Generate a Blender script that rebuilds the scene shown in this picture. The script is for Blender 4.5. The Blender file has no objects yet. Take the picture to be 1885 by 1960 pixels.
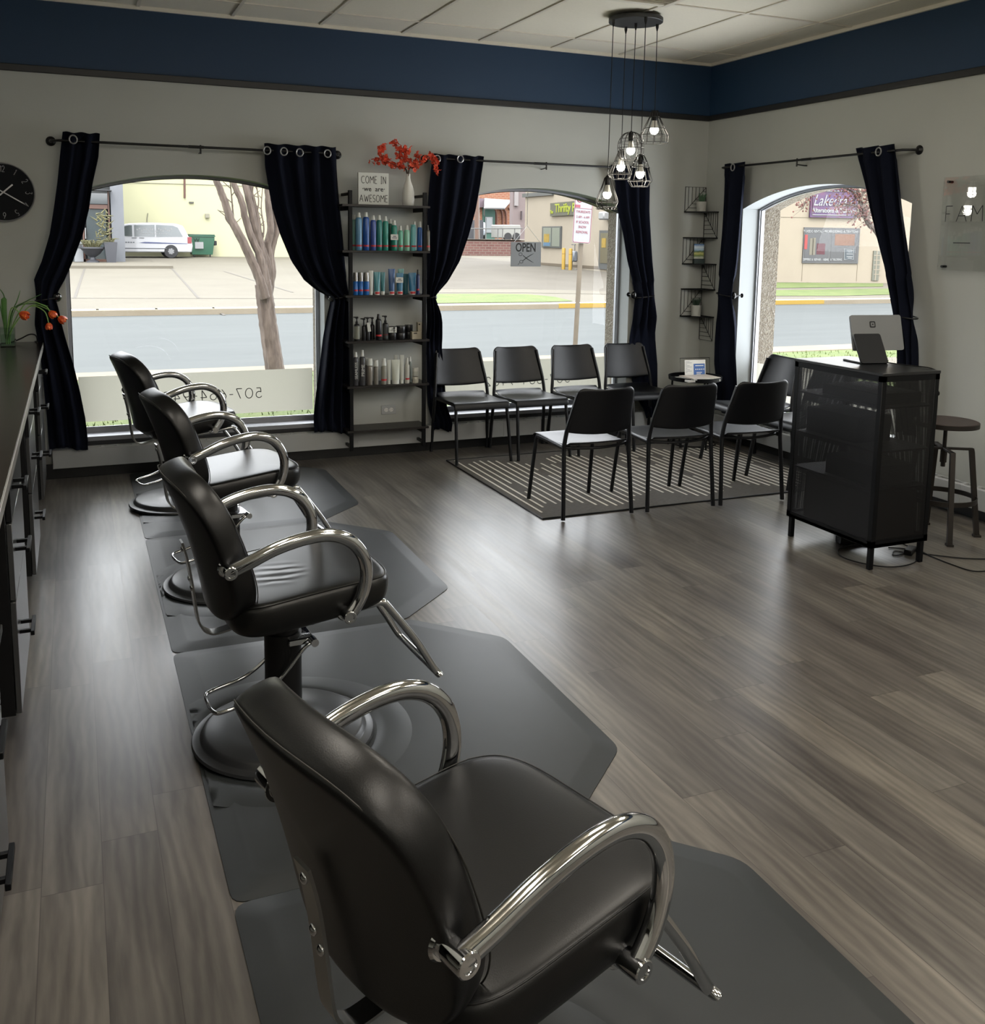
import bpy, bmesh, math, random
from mathutils import Vector, Matrix
random.seed(7)
PI = math.pi
scn = bpy.context.scene
COL = scn.collection

# ------------------------------------------------------------------ camera
CAM = Vector((0.0, 0.0, 1.66))
FPX, PX0, PY0 = 1862.3, 942.5, 717.5
_yaw, _pit, _rol = 0.40645843, -0.1393613, 0.01460911
_f = Vector((math.sin(_yaw)*math.cos(_pit), math.cos(_yaw)*math.cos(_pit), math.sin(_pit)))
_r0 = Vector((math.cos(_yaw), -math.sin(_yaw), 0.0))
_u0 = _r0.cross(_f)
_r = _r0*math.cos(_rol) + _u0*math.sin(_rol)
_u = _u0*math.cos(_rol) - _r0*math.sin(_rol)
cd = bpy.data.cameras.new('camera')
cam = bpy.data.objects.new('camera', cd)
COL.objects.link(cam)
M3 = Matrix((( _r.x, _u.x, -_f.x), (_r.y, _u.y, -_f.y), (_r.z, _u.z, -_f.z)))
cam.matrix_world = Matrix.Translation(CAM) @ M3.to_4x4()
cd.sensor_fit = 'HORIZONTAL'
cd.sensor_width = 36.0
cd.lens = 36.0*FPX/1885.0
cd.shift_x = 0.0
cd.shift_y = -(980.0-PY0)/1885.0
cd.clip_start = 0.05
cd.clip_end = 400.0
scn.camera = cam

def ray(x, y): return _r*((x-PX0)/FPX) - _u*((y-PY0)/FPX) + _f
def onX(x, y, X): d = ray(x, y); return CAM + d*(X/d.x)
def onY(x, y, Y): d = ray(x, y); return CAM + d*(Y/d.y)
def onZ(x, y, Z): d = ray(x, y); return CAM + d*((Z-CAM.z)/d.z)
def terr(Y): return -0.15 if Y < 23.2 else 0.0155*(Y-23.2)
def gp(x, y):
    d = ray(x, y); lo, hi = .5, 200.0
    for _ in range(50):
        m = (lo+hi)/2; P = CAM + d*m
        if P.z > terr(P.y): lo = m
        else: hi = m
    return CAM + d*lo

# ------------------------------------------------------------------ tags
def tag(o, label=None, cat=None, group=None, kind=None):
    if label: o['label'] = label
    if cat: o['category'] = cat
    if group: o['group'] = group
    if kind: o['kind'] = kind
    return o
def thing(name, label, cat, loc=(0, 0, 0), rz=0.0, group=None):
    o = bpy.data.objects.new(name, None); COL.objects.link(o)
    o.location = loc; o.rotation_euler = (0, 0, rz); o.empty_display_size = .05
    return tag(o, label, cat, group)
def copy_tree(o, parent=None):
    c = o.copy(); COL.objects.link(c)
    if parent is not None: c.parent = parent
    for ch in list(o.children): copy_tree(ch, c)
    return c

def cr(pts, n=6, closed=False):
    P = [Vector(p) for p in pts]
    out = []
    m = len(P)
    rng = range(m) if closed else range(m-1)
    for i in rng:
        if closed: a, b, c, d = P[(i-1) % m], P[i], P[(i+1) % m], P[(i+2) % m]
        else: a, b, c, d = P[max(i-1, 0)], P[i], P[i+1], P[min(i+2, m-1)]
        for k in range(n):
            t = k/n
            out.append(.5*((2*b) + (c-a)*t + (2*a-5*b+4*c-d)*t*t + (3*b-a-3*c+d)*t*t*t))
    if not closed: out.append(P[-1])
    return out

class B:
    def __init__(s): s.bm = bmesh.new()
    def _mi(s, fs, mi):
        for f in fs: f.material_index = mi
    def box(s, x0, y0, z0, x1, y1, z1, bev=0.0, mi=0, M=None, seg=1):
        bm = s.bm
        x0, x1 = min(x0, x1), max(x0, x1); y0, y1 = min(y0, y1), max(y0, y1); z0, z1 = min(z0, z1), max(z0, z1)
        v = [bm.verts.new((x, y, z)) for z in (z0, z1) for y in (y0, y1) for x in (x0, x1)]
        fs = [bm.faces.new([v[i] for i in q]) for q in ((0, 2, 3, 1), (4, 5, 7, 6), (0, 1, 5, 4), (2, 6, 7, 3), (0, 4, 6, 2), (1, 3, 7, 5))]
        if M is not None:
            for q in v: q.co = M @ q.co
        s._mi(fs, mi)
        if bev > 0:
            es = list({e for f in fs for e in f.edges})
            r = bmesh.ops.bevel(bm, geom=es, offset=bev, segments=seg, affect='EDGES', profile=.5)
            s._mi(r['faces'], mi)
        return s
    def cyl(s, a, b, r, seg=16, r2=None, mi=0, caps=True):
        return s.tube([a, b], [r, r if r2 is None else r2], seg, caps=caps, mi=mi)
    def tube(s, pts, r, seg=10, closed=False, caps=True, mi=0, flat=1.0, up=None):
        """flat: ratio of the section along 'up' to the lateral one"""
        bm = s.bm; P = [Vector(p) for p in pts]; n = len(P)
        R = r if isinstance(r, (list, tuple)) else [r]*n
        T = []
        for i in range(n):
            if closed: t = P[(i+1) % n]-P[(i-1) % n]
            elif i == 0: t = P[1]-P[0]
            elif i == n-1: t = P[-1]-P[-2]
            else: t = (P[i+1]-P[i]).normalized()+(P[i]-P[i-1]).normalized()
            if t.length < 1e-9: t = Vector((0, 0, 1))
            T.append(t.normalized())
        ref = Vector(up) if up is not None else (Vector((0, 0, 1)) if abs(T[0].z) < .9 else Vector((0, 1, 0)))
        N = (ref - T[0]*ref.dot(T[0])).normalized()
        rings = []
        for i in range(n):
            if up is not None:
                rr = Vector(up); N2 = rr - T[i]*rr.dot(T[i])
                N = N2.normalized() if N2.length > 1e-4 else N
            else:
                N = (N - T[i]*N.dot(T[i]))
                N = N.normalized() if N.length > 1e-6 else T[i].orthogonal().normalized()
            Bv = T[i].cross(N)
            rings.append([bm.verts.new(P[i] + (N*math.cos(2*PI*k/seg)*R[i]*flat + Bv*math.sin(2*PI*k/seg)*R[i])) for k in range(seg)])
        m = n if closed else n-1
        for i in range(m):
            a, b = rings[i], rings[(i+1) % n]
            for k in range(seg):
                f = bm.faces.new((a[k], a[(k+1) % seg], b[(k+1) % seg], b[k])); f.material_index = mi
        if caps and not closed:
            f = bm.faces.new(rings[0][::-1]); f.material_index = mi
            f = bm.faces.new(rings[-1]); f.material_index = mi
        return s
    def loft(s, rings, closed=True, caps=True, mi=0):
        bm = s.bm
        V = [[bm.verts.new(p) for p in r] for r in rings]
        for a, b in zip(V[:-1], V[1:]):
            n = len(a)
            for k in range(n if closed else n-1):
                f = bm.faces.new((a[k], a[(k+1) % n], b[(k+1) % n], b[k])); f.material_index = mi
        if caps:
            f = bm.faces.new(V[0][::-1]); f.material_index = mi
            f = bm.faces.new(V[-1]); f.material_index = mi
        return s
    def lathe(s, prof, seg=24, at=(0, 0, 0), mi=0, M=None, caps=True, a0=0.0):
        rings = []
        for r, z in prof:
            ring = [Vector((math.cos(a0+2*PI*k/seg)*max(r, 1e-4), math.sin(a0+2*PI*k/seg)*max(r, 1e-4), z)) for k in range(seg)]
            ring = [(M @ p if M is not None else p) + Vector(at) for p in ring]
            rings.append(ring)
        return s.loft(rings, True, caps, mi)
    def prism(s, poly, z0, z1, mi=0, M=None):
        a = [Vector((p[0], p[1], z0)) for p in poly]; b = [Vector((p[0], p[1], z1)) for p in poly]
        if M is not None: a = [M @ p for p in a]; b = [M @ p for p in b]
        return s.loft([a, b], True, True, mi)
    def face(s, pts, mi=0):
        f = s.bm.faces.new([s.bm.verts.new(p) for p in pts]); f.material_index = mi
        return s
    def grid(s, fn, nu, nv, mi=0):
        V = [[s.bm.verts.new(fn(i/nu, j/nv)) for i in range(nu+1)] for j in range(nv+1)]
        for j in range(nv):
            for i in range(nu):
                f = s.bm.faces.new((V[j][i], V[j][i+1], V[j+1][i+1], V[j+1][i])); f.material_index = mi
        return s
    def ball(s, c, r, seg=12, rings=8, mi=0, sc=(1, 1, 1)):
        n = rings; prof = [(math.sin(PI*k/n)*r, -math.cos(PI*k/n)*r) for k in range(n+1)]
        M = Matrix.Diagonal((sc[0], sc[1], sc[2], 1))
        return s.lathe(prof, seg, c, mi, M)
    def xf(s, M):
        bmesh.ops.transform(s.bm, matrix=M, verts=s.bm.verts); return s

def obj(name, b, mats, parent=None, smooth=True, ang=38, sub=0, sol=0.0, bevel=0.0, fix=True):
    if fix: bmesh.ops.recalc_face_normals(b.bm, faces=b.bm.faces)
    me = bpy.data.meshes.new(name); b.bm.to_mesh(me); b.bm.free()
    for m in (mats if isinstance(mats, (list, tuple)) else [mats]): me.materials.append(m)
    if smooth:
        me.polygons.foreach_set('use_smooth', [True]*len(me.polygons))
        if not sub: me.set_sharp_from_angle(angle=math.radians(ang))
    o = bpy.data.objects.new(name, me); COL.objects.link(o)
    if parent is not None: o.parent = parent
    if sol:
        m = o.modifiers.new('solid', 'SOLIDIFY'); m.thickness = sol; m.offset = 0
    if bevel:
        m = o.modifiers.new('bevel', 'BEVEL'); m.width = bevel; m.segments = 2; m.limit_method = 'ANGLE'
    if sub:
        m = o.modifiers.new('sub', 'SUBSURF'); m.levels = sub; m.render_levels = sub
    return o
def solo(name, b, mats, label, cat, group=None, **k):
    return tag(obj(name, b, mats, **k), label, cat, group)
def struct(name, b, mats, parent=None, **k):
    o = obj(name, b, mats, parent, **k)
    if parent is None: o['kind'] = 'structure'
    return o

# ------------------------------------------------------------------ materials
def lin(c):
    def g(v):
        v = v/255.0
        return v/12.92 if v <= .04045 else ((v+.055)/1.055)**2.4
    return (g(c[0]), g(c[1]), g(c[2]), 1.0)
class NT:
    def __init__(s, name):
        s.m = bpy.data.materials.new(name); s.m.use_nodes = True
        s.t = s.m.node_tree; s.n = s.t.nodes; s.l = s.t.links
        s.p = s.n['Principled BSDF']; s.out = s.n['Material Output']
    def add(s, ty, ins=None, **kw):
        nd = s.n.new(ty)
        for k, v in kw.items(): setattr(nd, k, v)
        for k, v in (ins or {}).items(): s.set(nd, k, v)
        return nd
    def set(s, nd, k, v):
        sock = nd.inputs[k]
        if isinstance(v, bpy.types.NodeSocket): s.l.new(v, sock)
        elif isinstance(v, bpy.types.Node): s.l.new(v.outputs[0], sock)
        else: sock.default_value = v
    def math(s, op, a, b=None, c=None):
        nd = s.add('ShaderNodeMath', operation=op); s.set(nd, 0, a)
        if b is not None: s.set(nd, 1, b)
        if c is not None: s.set(nd, 2, c)
        return nd.outputs[0]
    def mix(s, f, a, b, mode='MIX'):
        nd = s.add('ShaderNodeMix', data_type='RGBA', blend_type=mode)
        s.set(nd, 0, f); s.set(nd, 6, a); s.set(nd, 7, b)
        return nd.outputs[2]
    def ramp(s, f, stops):
        nd = s.add('ShaderNodeValToRGB'); s.set(nd, 0, f)
        e = nd.color_ramp.elements
        while len(e) < len(stops): e.new(.5)
        for i, (p, c) in enumerate(stops): e[i].position = p; e[i].color = c
        return nd.outputs[0]
    def coord(s, which='Object', scale=(1, 1, 1), loc=(0, 0, 0)):
        tc = s.add('ShaderNodeTexCoord'); mp = s.add('ShaderNodeMapping', {'Vector': tc.outputs[which], 'Scale': scale, 'Location': loc})
        return mp.outputs[0]
    def noise(s, vec, scale=5.0, detail=4.0, rough=.5, dist=0.0):
        nd = s.add('ShaderNodeTexNoise', {'Vector': vec, 'Scale': scale, 'Detail': detail, 'Roughness': rough, 'Distortion': dist})
        return nd.outputs[0]
    def bump(s, h, strength=.3, dist=.002):
        nd = s.add('ShaderNodeBump', {'Height': h, 'Strength': strength, 'Distance': dist}); s.set(s.p, 'Normal', nd.outputs[0])
MATS = {}
def mat(name, c, rough=.5, metal=0.0, spec=.5, coat=0.0, var=0.0, vs=6.0, bump=0.0, bs=200.0, emit=0.0, trans=0.0, sheen=0.0, coord='Object'):
    if name in MATS: return MATS[name]
    t = NT(name); p = t.p
    base = lin(c)
    p.inputs['Base Color'].default_value = base
    p.inputs['Roughness'].default_value = rough; p.inputs['Metallic'].default_value = metal
    p.inputs['Specular IOR Level'].default_value = spec; p.inputs['Coat Weight'].default_value = coat
    p.inputs['Transmission Weight'].default_value = trans
    p.inputs['Sheen Weight'].default_value = sheen
    if var > 0 or bump > 0: v = t.coord(coord)
    if var > 0:
        n = t.noise(v, vs, 5.0, .6)
        dk = tuple(x*(1-var) for x in base[:3])+(1,); lt = tuple(min(1, x*(1+var)) for x in base[:3])+(1,)
        t.set(p, 'Base Color', t.ramp(n, [(.3, dk), (.7, lt)]))
    if bump > 0: t.bump(t.noise(v, bs, 3.0, .6), bump)
    if emit > 0:
        p.inputs['Emission Color'].default_value = base; p.inputs['Emission Strength'].default_value = emit
    MATS[name] = t.m
    return t.m

def text_obj(name, body, size, mat_, parent, M, ext=.001, align='CENTER', sx=1.0, off=0.0, wfit=None):
    """built-in face lettering, turned into a mesh lying in the local XY plane and moved by M"""
    cu = bpy.data.curves.new(name, 'FONT'); cu.body = body; cu.size = size; cu.extrude = ext
    cu.align_x = align; cu.align_y = 'CENTER'; cu.offset = off; cu.resolution_u = 3
    o = bpy.data.objects.new(name, cu); COL.objects.link(o)
    dg = bpy.context.evaluated_depsgraph_get(); dg.update()
    me = bpy.data.meshes.new_from_object(o.evaluated_get(dg)); bpy.data.objects.remove(o)
    if wfit:
        xs = [v.co.x for v in me.vertices]; sx = wfit/(max(xs)-min(xs))
    me.transform(M @ Matrix.Diagonal((sx, 1, 1, 1))); me.materials.clear(); me.materials.append(mat_)
    me.name = name
    o = bpy.data.objects.new(name, me); COL.objects.link(o)
    if parent is not None: o.parent = parent
    return o
def frame(o, xa, ya):
    """matrix with local x along xa, local y along ya, origin o"""
    xa = Vector(xa).normalized(); ya = Vector(ya).normalized(); za = xa.cross(ya)
    return Matrix(((xa.x, ya.x, za.x, o[0]), (xa.y, ya.y, za.y, o[1]), (xa.z, ya.z, za.z, o[2]), (0, 0, 0, 1)))
def arc(cx, cy, rx, ry, a0, a1, n=10):
    return [(cx+rx*math.cos(math.radians(a0+(a1-a0)*k/n)), cy+ry*math.sin(math.radians(a0+(a1-a0)*k/n))) for k in range(n+1)]
# thin single-stroke capitals and digits in a unit-high box: (advance, strokes)
GLY = {
 'A': (.78, [[(0, 0), (.39, 1), (.78, 0)], [(.14, .36), (.64, .36)]]), 'C': (.72, [arc(.42, .5, .42, .5, 50, 310)]),
 'E': (.5, [[(.5, 0), (0, 0), (0, 1), (.5, 1)], [(0, .52), (.42, .52)]]), 'F': (.5, [[(0, 0), (0, 1), (.5, 1)], [(0, .5), (.32, .5)]]),
 'I': (.26, [[(.13, 0), (.13, 1)], [(0, 0), (.26, 0)], [(0, 1), (.26, 1)]]), 'L': (.5, [[(0, 1), (0, 0), (.5, 0)]]),
 'M': (.85, [[(0, 0), (.06, 1), (.425, .45), (.79, 1), (.85, 0)]]), 'N': (.62, [[(0, 0), (0, 1), (.62, 0), (.62, 1)]]),
 'O': (.74, [arc(.37, .5, .37, .5, 0, 360, 18)]), 'R': (.55, [[(0, 0), (0, 1)]+arc(.3, .75, .25, .25, 90, -90, 8)+[(0, .5)], [(.25, .5), (.55, 0)]]),
 'S': (.5, [arc(.25, .75, .25, .25, 30, 270, 8)+arc(.25, .25, .25, .25, 90, -150, 8)]), 'W': (1.0, [[(0, 1), (.27, 0), (.5, .8), (.73, 0), (1, 1)]]),
 'Y': (.7, [[(0, 1), (.35, .5), (.7, 1)], [(.35, .5), (.35, 0)]]), 'P': (.55, [[(0, 0), (0, 1)]+arc(.28, .74, .26, .26, 90, -90, 8)+[(0, .48)]]),
 'T': (.6, [[(.3, 0), (.3, 1)], [(0, 1), (.6, 1)]]), 'U': (.6, [[(0, 1), (0, .3)]+arc(.3, .3, .3, .3, 180, 360, 8)+[(.6, 1)]]), 'H': (.6, [[(0, 0), (0, 1)], [(.6, 0), (.6, 1)], [(0, .5), (.6, .5)]]),
 '0': (.72, [arc(.36, .5, .36, .5, 0, 360, 18)]), '1': (.3, [[(0, .8), (.2, 1), (.2, 0)]]),
 '2': (.55, [arc(.28, .72, .27, .28, 170, -30, 9)+[(0, 0), (.56, 0)]]), '3': (.55, [[(.03, 1), (.52, 1), (.24, .6)]+arc(.24, .3, .3, .3, 90, -150, 9)]),
 '4': (.6, [[(.44, 0), (.44, 1), (0, .28), (.6, .28)]]), '5': (.55, [[(.5, 1), (.1, 1), (.05, .56)]+arc(.25, .32, .3, .32, 120, -150, 10)]),
 '6': (.6, [[(.4, 1), (.06, .5)]+arc(.3, .3, .3, .3, 150, -210, 16)]), '7': (.55, [[(0, 1), (.55, 1), (.15, 0)]]),
 '8': (.6, [arc(.3, .75, .24, .25, -90, 270, 14), arc(.3, .25, .3, .25, 90, 450, 14)]),
 '9': (.6, [[(.2, 0), (.54, .5)]+arc(.3, .7, .3, .3, -30, 330, 16)]), '-': (.35, [[(0, .45), (.35, .45)]]), ' ': (.4, []),
}
def strokes(b, body, h, w, M, gap=.25, th=.0006, mi=0):
    """ribbons w wide and th thick drawn in M's XY plane, starting at its origin"""
    x = 0.0
    for ch in body:
        adv, st = GLY[ch]
        for s_ in st:
            pts = [M @ Vector(((x+p[0])*h, p[1]*h, 0)) for p in s_]
            nz = (M.to_3x3() @ Vector((0, 0, 1))).normalized()
            run = [pts[0]]
            for i in range(1, len(pts)):
                run.append(pts[i])
                if i == len(pts)-1 or (pts[i]-pts[i-1]).angle(pts[i+1]-pts[i], 0) > .9:
                    b.tube(run, w/2, 4, flat=th/w*2, up=nz, mi=mi); run = [pts[i]]
        x += adv+gap
    return x*h
# ------------------------------------------------------------------ the room's own surfaces
def m_floor():
    t = NT('plank_floor'); p = t.p
    tc = t.add('ShaderNodeTexCoord'); sp = t.add('ShaderNodeSeparateXYZ', {0: tc.outputs['Object']})
    W, L = .1465, 1.22
    xr = t.math('DIVIDE', t.math('ADD', sp.outputs[0], 5.1214), W)
    row = t.math('FLOOR', xr); fx = t.math('FRACT', xr)
    wn = t.add('ShaderNodeTexWhiteNoise', {'W': row}, noise_dimensions='1D')
    yr = t.math('ADD', t.math('DIVIDE', sp.outputs[1], L), t.math('MULTIPLY', wn.outputs[0], 7.0))
    idy = t.math('FLOOR', yr); fy = t.math('FRACT', yr)
    cv = t.add('ShaderNodeCombineXYZ', {0: row, 1: idy, 2: 0.0})
    w2 = t.add('ShaderNodeTexWhiteNoise', {'Vector': cv.outputs[0]}, noise_dimensions='3D')
    rnd = w2.outputs[0]
    gv = t.add('ShaderNodeCombineXYZ', {0: t.math('ADD', sp.outputs[0], t.math('MULTIPLY', rnd, 31.0)), 1: t.math('ADD', t.math('MULTIPLY', sp.outputs[1], .085), t.math('MULTIPLY', rnd, 17.0)), 2: 0.0})
    g1 = t.noise(gv.outputs[0], 16.0, 6.0, .6, .3)
    gv2 = t.add('ShaderNodeCombineXYZ', {0: t.math('ADD', sp.outputs[0], t.math('MULTIPLY', rnd, 11.0)), 1: t.math('ADD', t.math('MULTIPLY', sp.outputs[1], .2), t.math('MULTIPLY', rnd, 9.0)), 2: 0.0})
    g2 = t.noise(gv2.outputs[0], 7.0, 3.0, .5, 1.2)
    wv = t.add('ShaderNodeTexWave', {'Vector': gv2.outputs[0], 'Scale': 9.0, 'Distortion': 9.0, 'Detail': 3.0, 'Detail Scale': 1.2}, bands_direction='X')
    grain = t.math('ADD', t.math('MULTIPLY', g1, .62), t.math('ADD', t.math('MULTIPLY', g2, .28), t.math('MULTIPLY', wv.outputs[0], .10)))
    c = t.ramp(grain, [(.30, lin((62, 58, 56))), (.46, lin((86, 82, 78))), (.60, lin((104, 100, 94))), (.76, lin((126, 122, 114)))])
    tint = t.ramp(rnd, [(0, (.76, .74, .75, 1)), (.5, (1, 1, 1, 1)), (1, (1.24, 1.22, 1.17, 1))])
    c = t.mix(1.0, c, tint, 'MULTIPLY')
    ex = t.math('MINIMUM', fx, t.math('SUBTRACT', 1.0, fx)); ey = t.math('MINIMUM', fy, t.math('SUBTRACT', 1.0, fy))
    gx = t.math('LESS_THAN', ex, .008); gy = t.math('LESS_THAN', ey, .0011)
    gap = t.math('MAXIMUM', gx, gy)
    c = t.mix(t.math('MULTIPLY', gap, .6), c, lin((46, 42, 40)))
    t.set(p, 'Base Color', c)
    t.set(p, 'Roughness', t.math('ADD', .27, t.math('MULTIPLY', g1, .13)))
    p.inputs['Specular IOR Level'].default_value = .55
    h = t.math('SUBTRACT', t.math('MULTIPLY', g1, .35), gap)
    t.bump(h, .10, .0008)
    return t.m
M_FLOOR = m_floor()
def m_wall():
    t = NT('painted_wall'); v = t.coord('Object')
    tc = t.add('ShaderNodeTexCoord'); sp = t.add('ShaderNodeSeparateXYZ', {0: tc.outputs['Object']})
    up = t.math('GREATER_THAN', sp.outputs[2], 2.69)
    n = t.noise(v, 1.2, 3.0)
    grey = t.ramp(n, [(.3, lin((168, 170, 165))), (.7, lin((175, 177, 172)))])
    t.set(t.p, 'Base Color', t.mix(up, grey, lin((24, 52, 80))))
    t.p.inputs['Roughness'].default_value = .62
    t.bump(t.noise(v, 260.0, 2.0), .12, .001)
    return t.m
M_WALL = m_wall()
M_REVEAL = mat('window_reveal', (158, 162, 163), .9, spec=.2)
M_TRIM = mat('dark_trim', (30, 30, 31), .45)
M_BASE = mat('black_baseboard', (9, 11, 14), .35)
M_CEIL = mat('ceiling_tile', (236, 230, 214), .9, var=.02, vs=60, bump=.5, bs=160)
M_TBAR = mat('ceiling_bar', (222, 216, 202), .6)
M_ALU = mat('window_metal', (150, 152, 158), .35, .6)
M_DKALU = mat('dark_gasket', (30, 31, 34), .5)
M_HEAT = mat('heater_enamel', (168, 170, 170), .42)
M_SLOT = mat('heater_slot', (60, 62, 62), .7)
M_BLACK = mat('black_plastic', (10, 10, 12), .42, spec=.4)
M_CHAIRP = mat('charcoal_plastic', (9, 11, 16), .40, spec=.38, bump=.08, bs=900)
M_BMETAL = mat('black_metal', (5, 6, 9), .45, spec=.22)
M_CHROME = mat('chrome', (200, 201, 203), .06, 1.0)
M_STEEL = mat('brushed_steel', (150, 150, 148), .28, 1.0)
M_LEATH = mat('black_vinyl', (6, 6, 7), .36, spec=.42, bump=.10, bs=420)
M_STITCH = mat('grey_stitching', (34, 33, 30), .6)
M_MAT = mat('salon_mat_rubber', (36, 39, 40), .46, var=.10, vs=5, bump=.06, bs=500)
M_CURT = mat('navy_curtain', (14, 18, 31), .9, spec=.12, sheen=.0, bump=.15, bs=700)
M_ROD = mat('black_rod', (9, 9, 11), .4, spec=.4)
M_COUNT = mat('counter_laminate', (34, 28, 24), .22, var=.15, vs=3)
M_EDGE = mat('counter_edge', (128, 126, 122), .3)
M_CAB = mat('cabinet_black', (12, 13, 15), .45, spec=.35)
M_CABF = mat('lit_cabinet_front', (60, 61, 62), .3)  # light falling on the fronts is put into this paler cabinet black
M_WHITE = mat('white_plastic', (226, 225, 220), .4)
M_WOODK = mat('dark_wood_shelf', (28, 24, 22), .4, var=.25, vs=8)
def m_glass(name='window_glass', tint=(1, 1, 1, 1), rough=0.0, refl=1.0):
    t = NT(name); tr = t.add('ShaderNodeBsdfTransparent', {0: tint}); gl = t.add('ShaderNodeBsdfGlossy', {'Roughness': rough})
    fr = t.add('ShaderNodeFresnel', {'IOR': 1.45})
    mx = t.add('ShaderNodeMixShader', {0: t.math('MULTIPLY', fr.outputs[0], refl), 1: tr.outputs[0], 2: gl.outputs[0]})
    t.l.new(mx.outputs[0], t.out.inputs[0]); MATS[name] = t.m
    return t.m
M_GLASS = m_glass(refl=.4)
M_ACRYL = m_glass('clear_acrylic', (.985, .99, .985, 1), .0, .5)
def m_film():
    t = NT('frosted_film'); c = lin((140, 138, 128))
    d = t.add('ShaderNodeBsdfDiffuse', {0: c}); tl = t.add('ShaderNodeBsdfTranslucent', {0: c})
    mx = t.add('ShaderNodeMixShader', {0: .72, 1: d.outputs[0], 2: tl.outputs[0]})
    t.l.new(mx.outputs[0], t.out.inputs[0]); return t.m
M_FILM = m_film()
def m_perf(name, col, pitch=.0052, hole=.25, axis=0):
    """sheet metal with a hexagonal pattern of round punched holes"""
    t = NT(name); tc = t.add('ShaderNodeTexCoord'); sp = t.add('ShaderNodeSeparateXYZ', {0: tc.outputs['Object']})
    a = t.math('DIVIDE', sp.outputs[axis], pitch); b = t.math('DIVIDE', sp.outputs[2], pitch*.866)
    row = t.math('FLOOR', b); sh = t.math('MULTIPLY', t.math('MODULO', t.math('ABSOLUTE', row), 2.0), .5)
    fa = t.math('SUBTRACT', t.math('FRACT', t.math('ADD', a, sh)), .5); fb = t.math('MULTIPLY', t.math('SUBTRACT', t.math('FRACT', b), .5), .866)
    d = t.math('SQRT', t.math('ADD', t.math('MULTIPLY', fa, fa), t.math('MULTIPLY', fb, fb)))
    h = t.math('LESS_THAN', d, hole)
    t.p.inputs['Base Color'].default_value = lin(col); t.p.inputs['Roughness'].default_value = .4
    tr = t.add('ShaderNodeBsdfTransparent')
    mx = t.add('ShaderNodeMixShader', {0: h, 1: t.p.outputs[0], 2: tr.outputs[0]})
    t.l.new(mx.outputs[0], t.out.inputs[0]); return t.m
M_PERFX = m_perf('punched_sheet_wide', (7, 7, 10), axis=0)
M_PERFY = m_perf('punched_sheet_side', (7, 7, 10), axis=1)
M_BULB = mat('lit_bulb', (255, 252, 240), .4, emit=16.0)
M_PANEL = mat('lit_panel', (255, 247, 234), .4, emit=1.0)
# ------------------------------------------------------------------ room shell
YB, XR, ZC = 7.10, 5.03, 3.126
XL, YF = -.95, -4.2
WT, ET = .20, .18                       # inner wall, pebble-dash outer layer
W1 = (-.05, 1.695, .27, 1.90, .165)      # opening: from, to, sill, spring, rise
W2 = (2.55, 4.295, .27, 1.895, .165)
W3 = (4.83, 6.58, .27, 1.925, .160)
NA = 24
def arch_pts(w, inset=0.0, dz=0.0):
    a, b, s0, sp, ri = w
    hw = (b-a)/2; c = (a+b)/2; R = (hw*hw+ri*ri)/(2*ri)
    out = []
    for k in range(NA+1):
        u = -hw + 2*hw*k/NA
        z = sp + math.sqrt(R*R-u*u) - (R-ri)
        out.append((c+u*(hw-inset)/hw, z-inset+dz))
    return out
def arched_wall(u0, u1, z0, z1, wins, d0, d1, P, b, mi=0, mir=1):
    """wall between depths d0 and d1 with arched openings; P(u, d, z) gives the world point"""
    def quad(p): b.face(p, mi)
    for d in (d0, d1):
        u = u0
        for w in wins:
            quad([P(u, d, z0), P(w[0], d, z0), P(w[0], d, z1), P(u, d, z1)])
            quad([P(w[0], d, z0), P(w[1], d, z0), P(w[1], d, w[2]), P(w[0], d, w[2])])
            A = arch_pts(w)
            for (a, za), (c, zc) in zip(A[:-1], A[1:]): quad([P(a, d, za), P(c, d, zc), P(c, d, z1), P(a, d, z1)])
            u = w[1]
        quad([P(u, d, z0), P(u1, d, z0), P(u1, d, z1), P(u, d, z1)])
    for w in wins:
        A = arch_pts(w)
        ring = [(w[1], w[2]), (w[0], w[2]), (w[0], w[3])] + A[1:-1] + [(w[1], w[3])]
        for (a, za), (c, zc) in zip(ring, ring[1:]+ring[:1]): b.face([P(a, d0, za), P(c, d0, zc), P(c, d1, zc), P(a, d1, za)], mir)
    b.face([P(u0, d0, z1), P(u1, d0, z1), P(u1, d1, z1), P(u0, d1, z1)], mi)
    b.face([P(u0, d0, z0), P(u0, d1, z0), P(u0, d1, z1), P(u0, d0, z1)], mi)
    b.face([P(u1, d0, z0), P(u1, d1, z0), P(u1, d1, z1), P(u1, d0, z1)], mi)
PBK = lambda u, d, z: Vector((u, YB+d, z))
PRT = lambda u, d, z: Vector((XR+d, u, z))
def m_pebble():
    t = NT('pebble_dash'); v = t.coord('Object')
    vo = t.add('ShaderNodeTexVoronoi', {'Vector': v, 'Scale': 70.0})
    c = t.ramp(vo.outputs[1], [(0, lin((74, 66, 54))), (.4, lin((108, 102, 90))), (.7, lin((88, 79, 66))), (1, lin((126, 122, 114)))])
    t.set(t.p, 'Base Color', c); t.p.inputs['Roughness'].default_value = .9
    t.bump(vo.outputs[0], .6, .01); return t.m
M_PEB = m_pebble()
b = B(); arched_wall(XL-.2, XR, 0, ZC+.3, [W1, W2], 0, WT, PBK, b); struct('wall_back', b, [M_WALL, M_REVEAL], smooth=False, fix=False)
b = B(); arched_wall(YF-.2, YB+WT, 0, ZC+.3, [W3], 0, WT, PRT, b); struct('wall_right', b, [M_WALL, M_REVEAL], smooth=False, fix=False)
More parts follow.
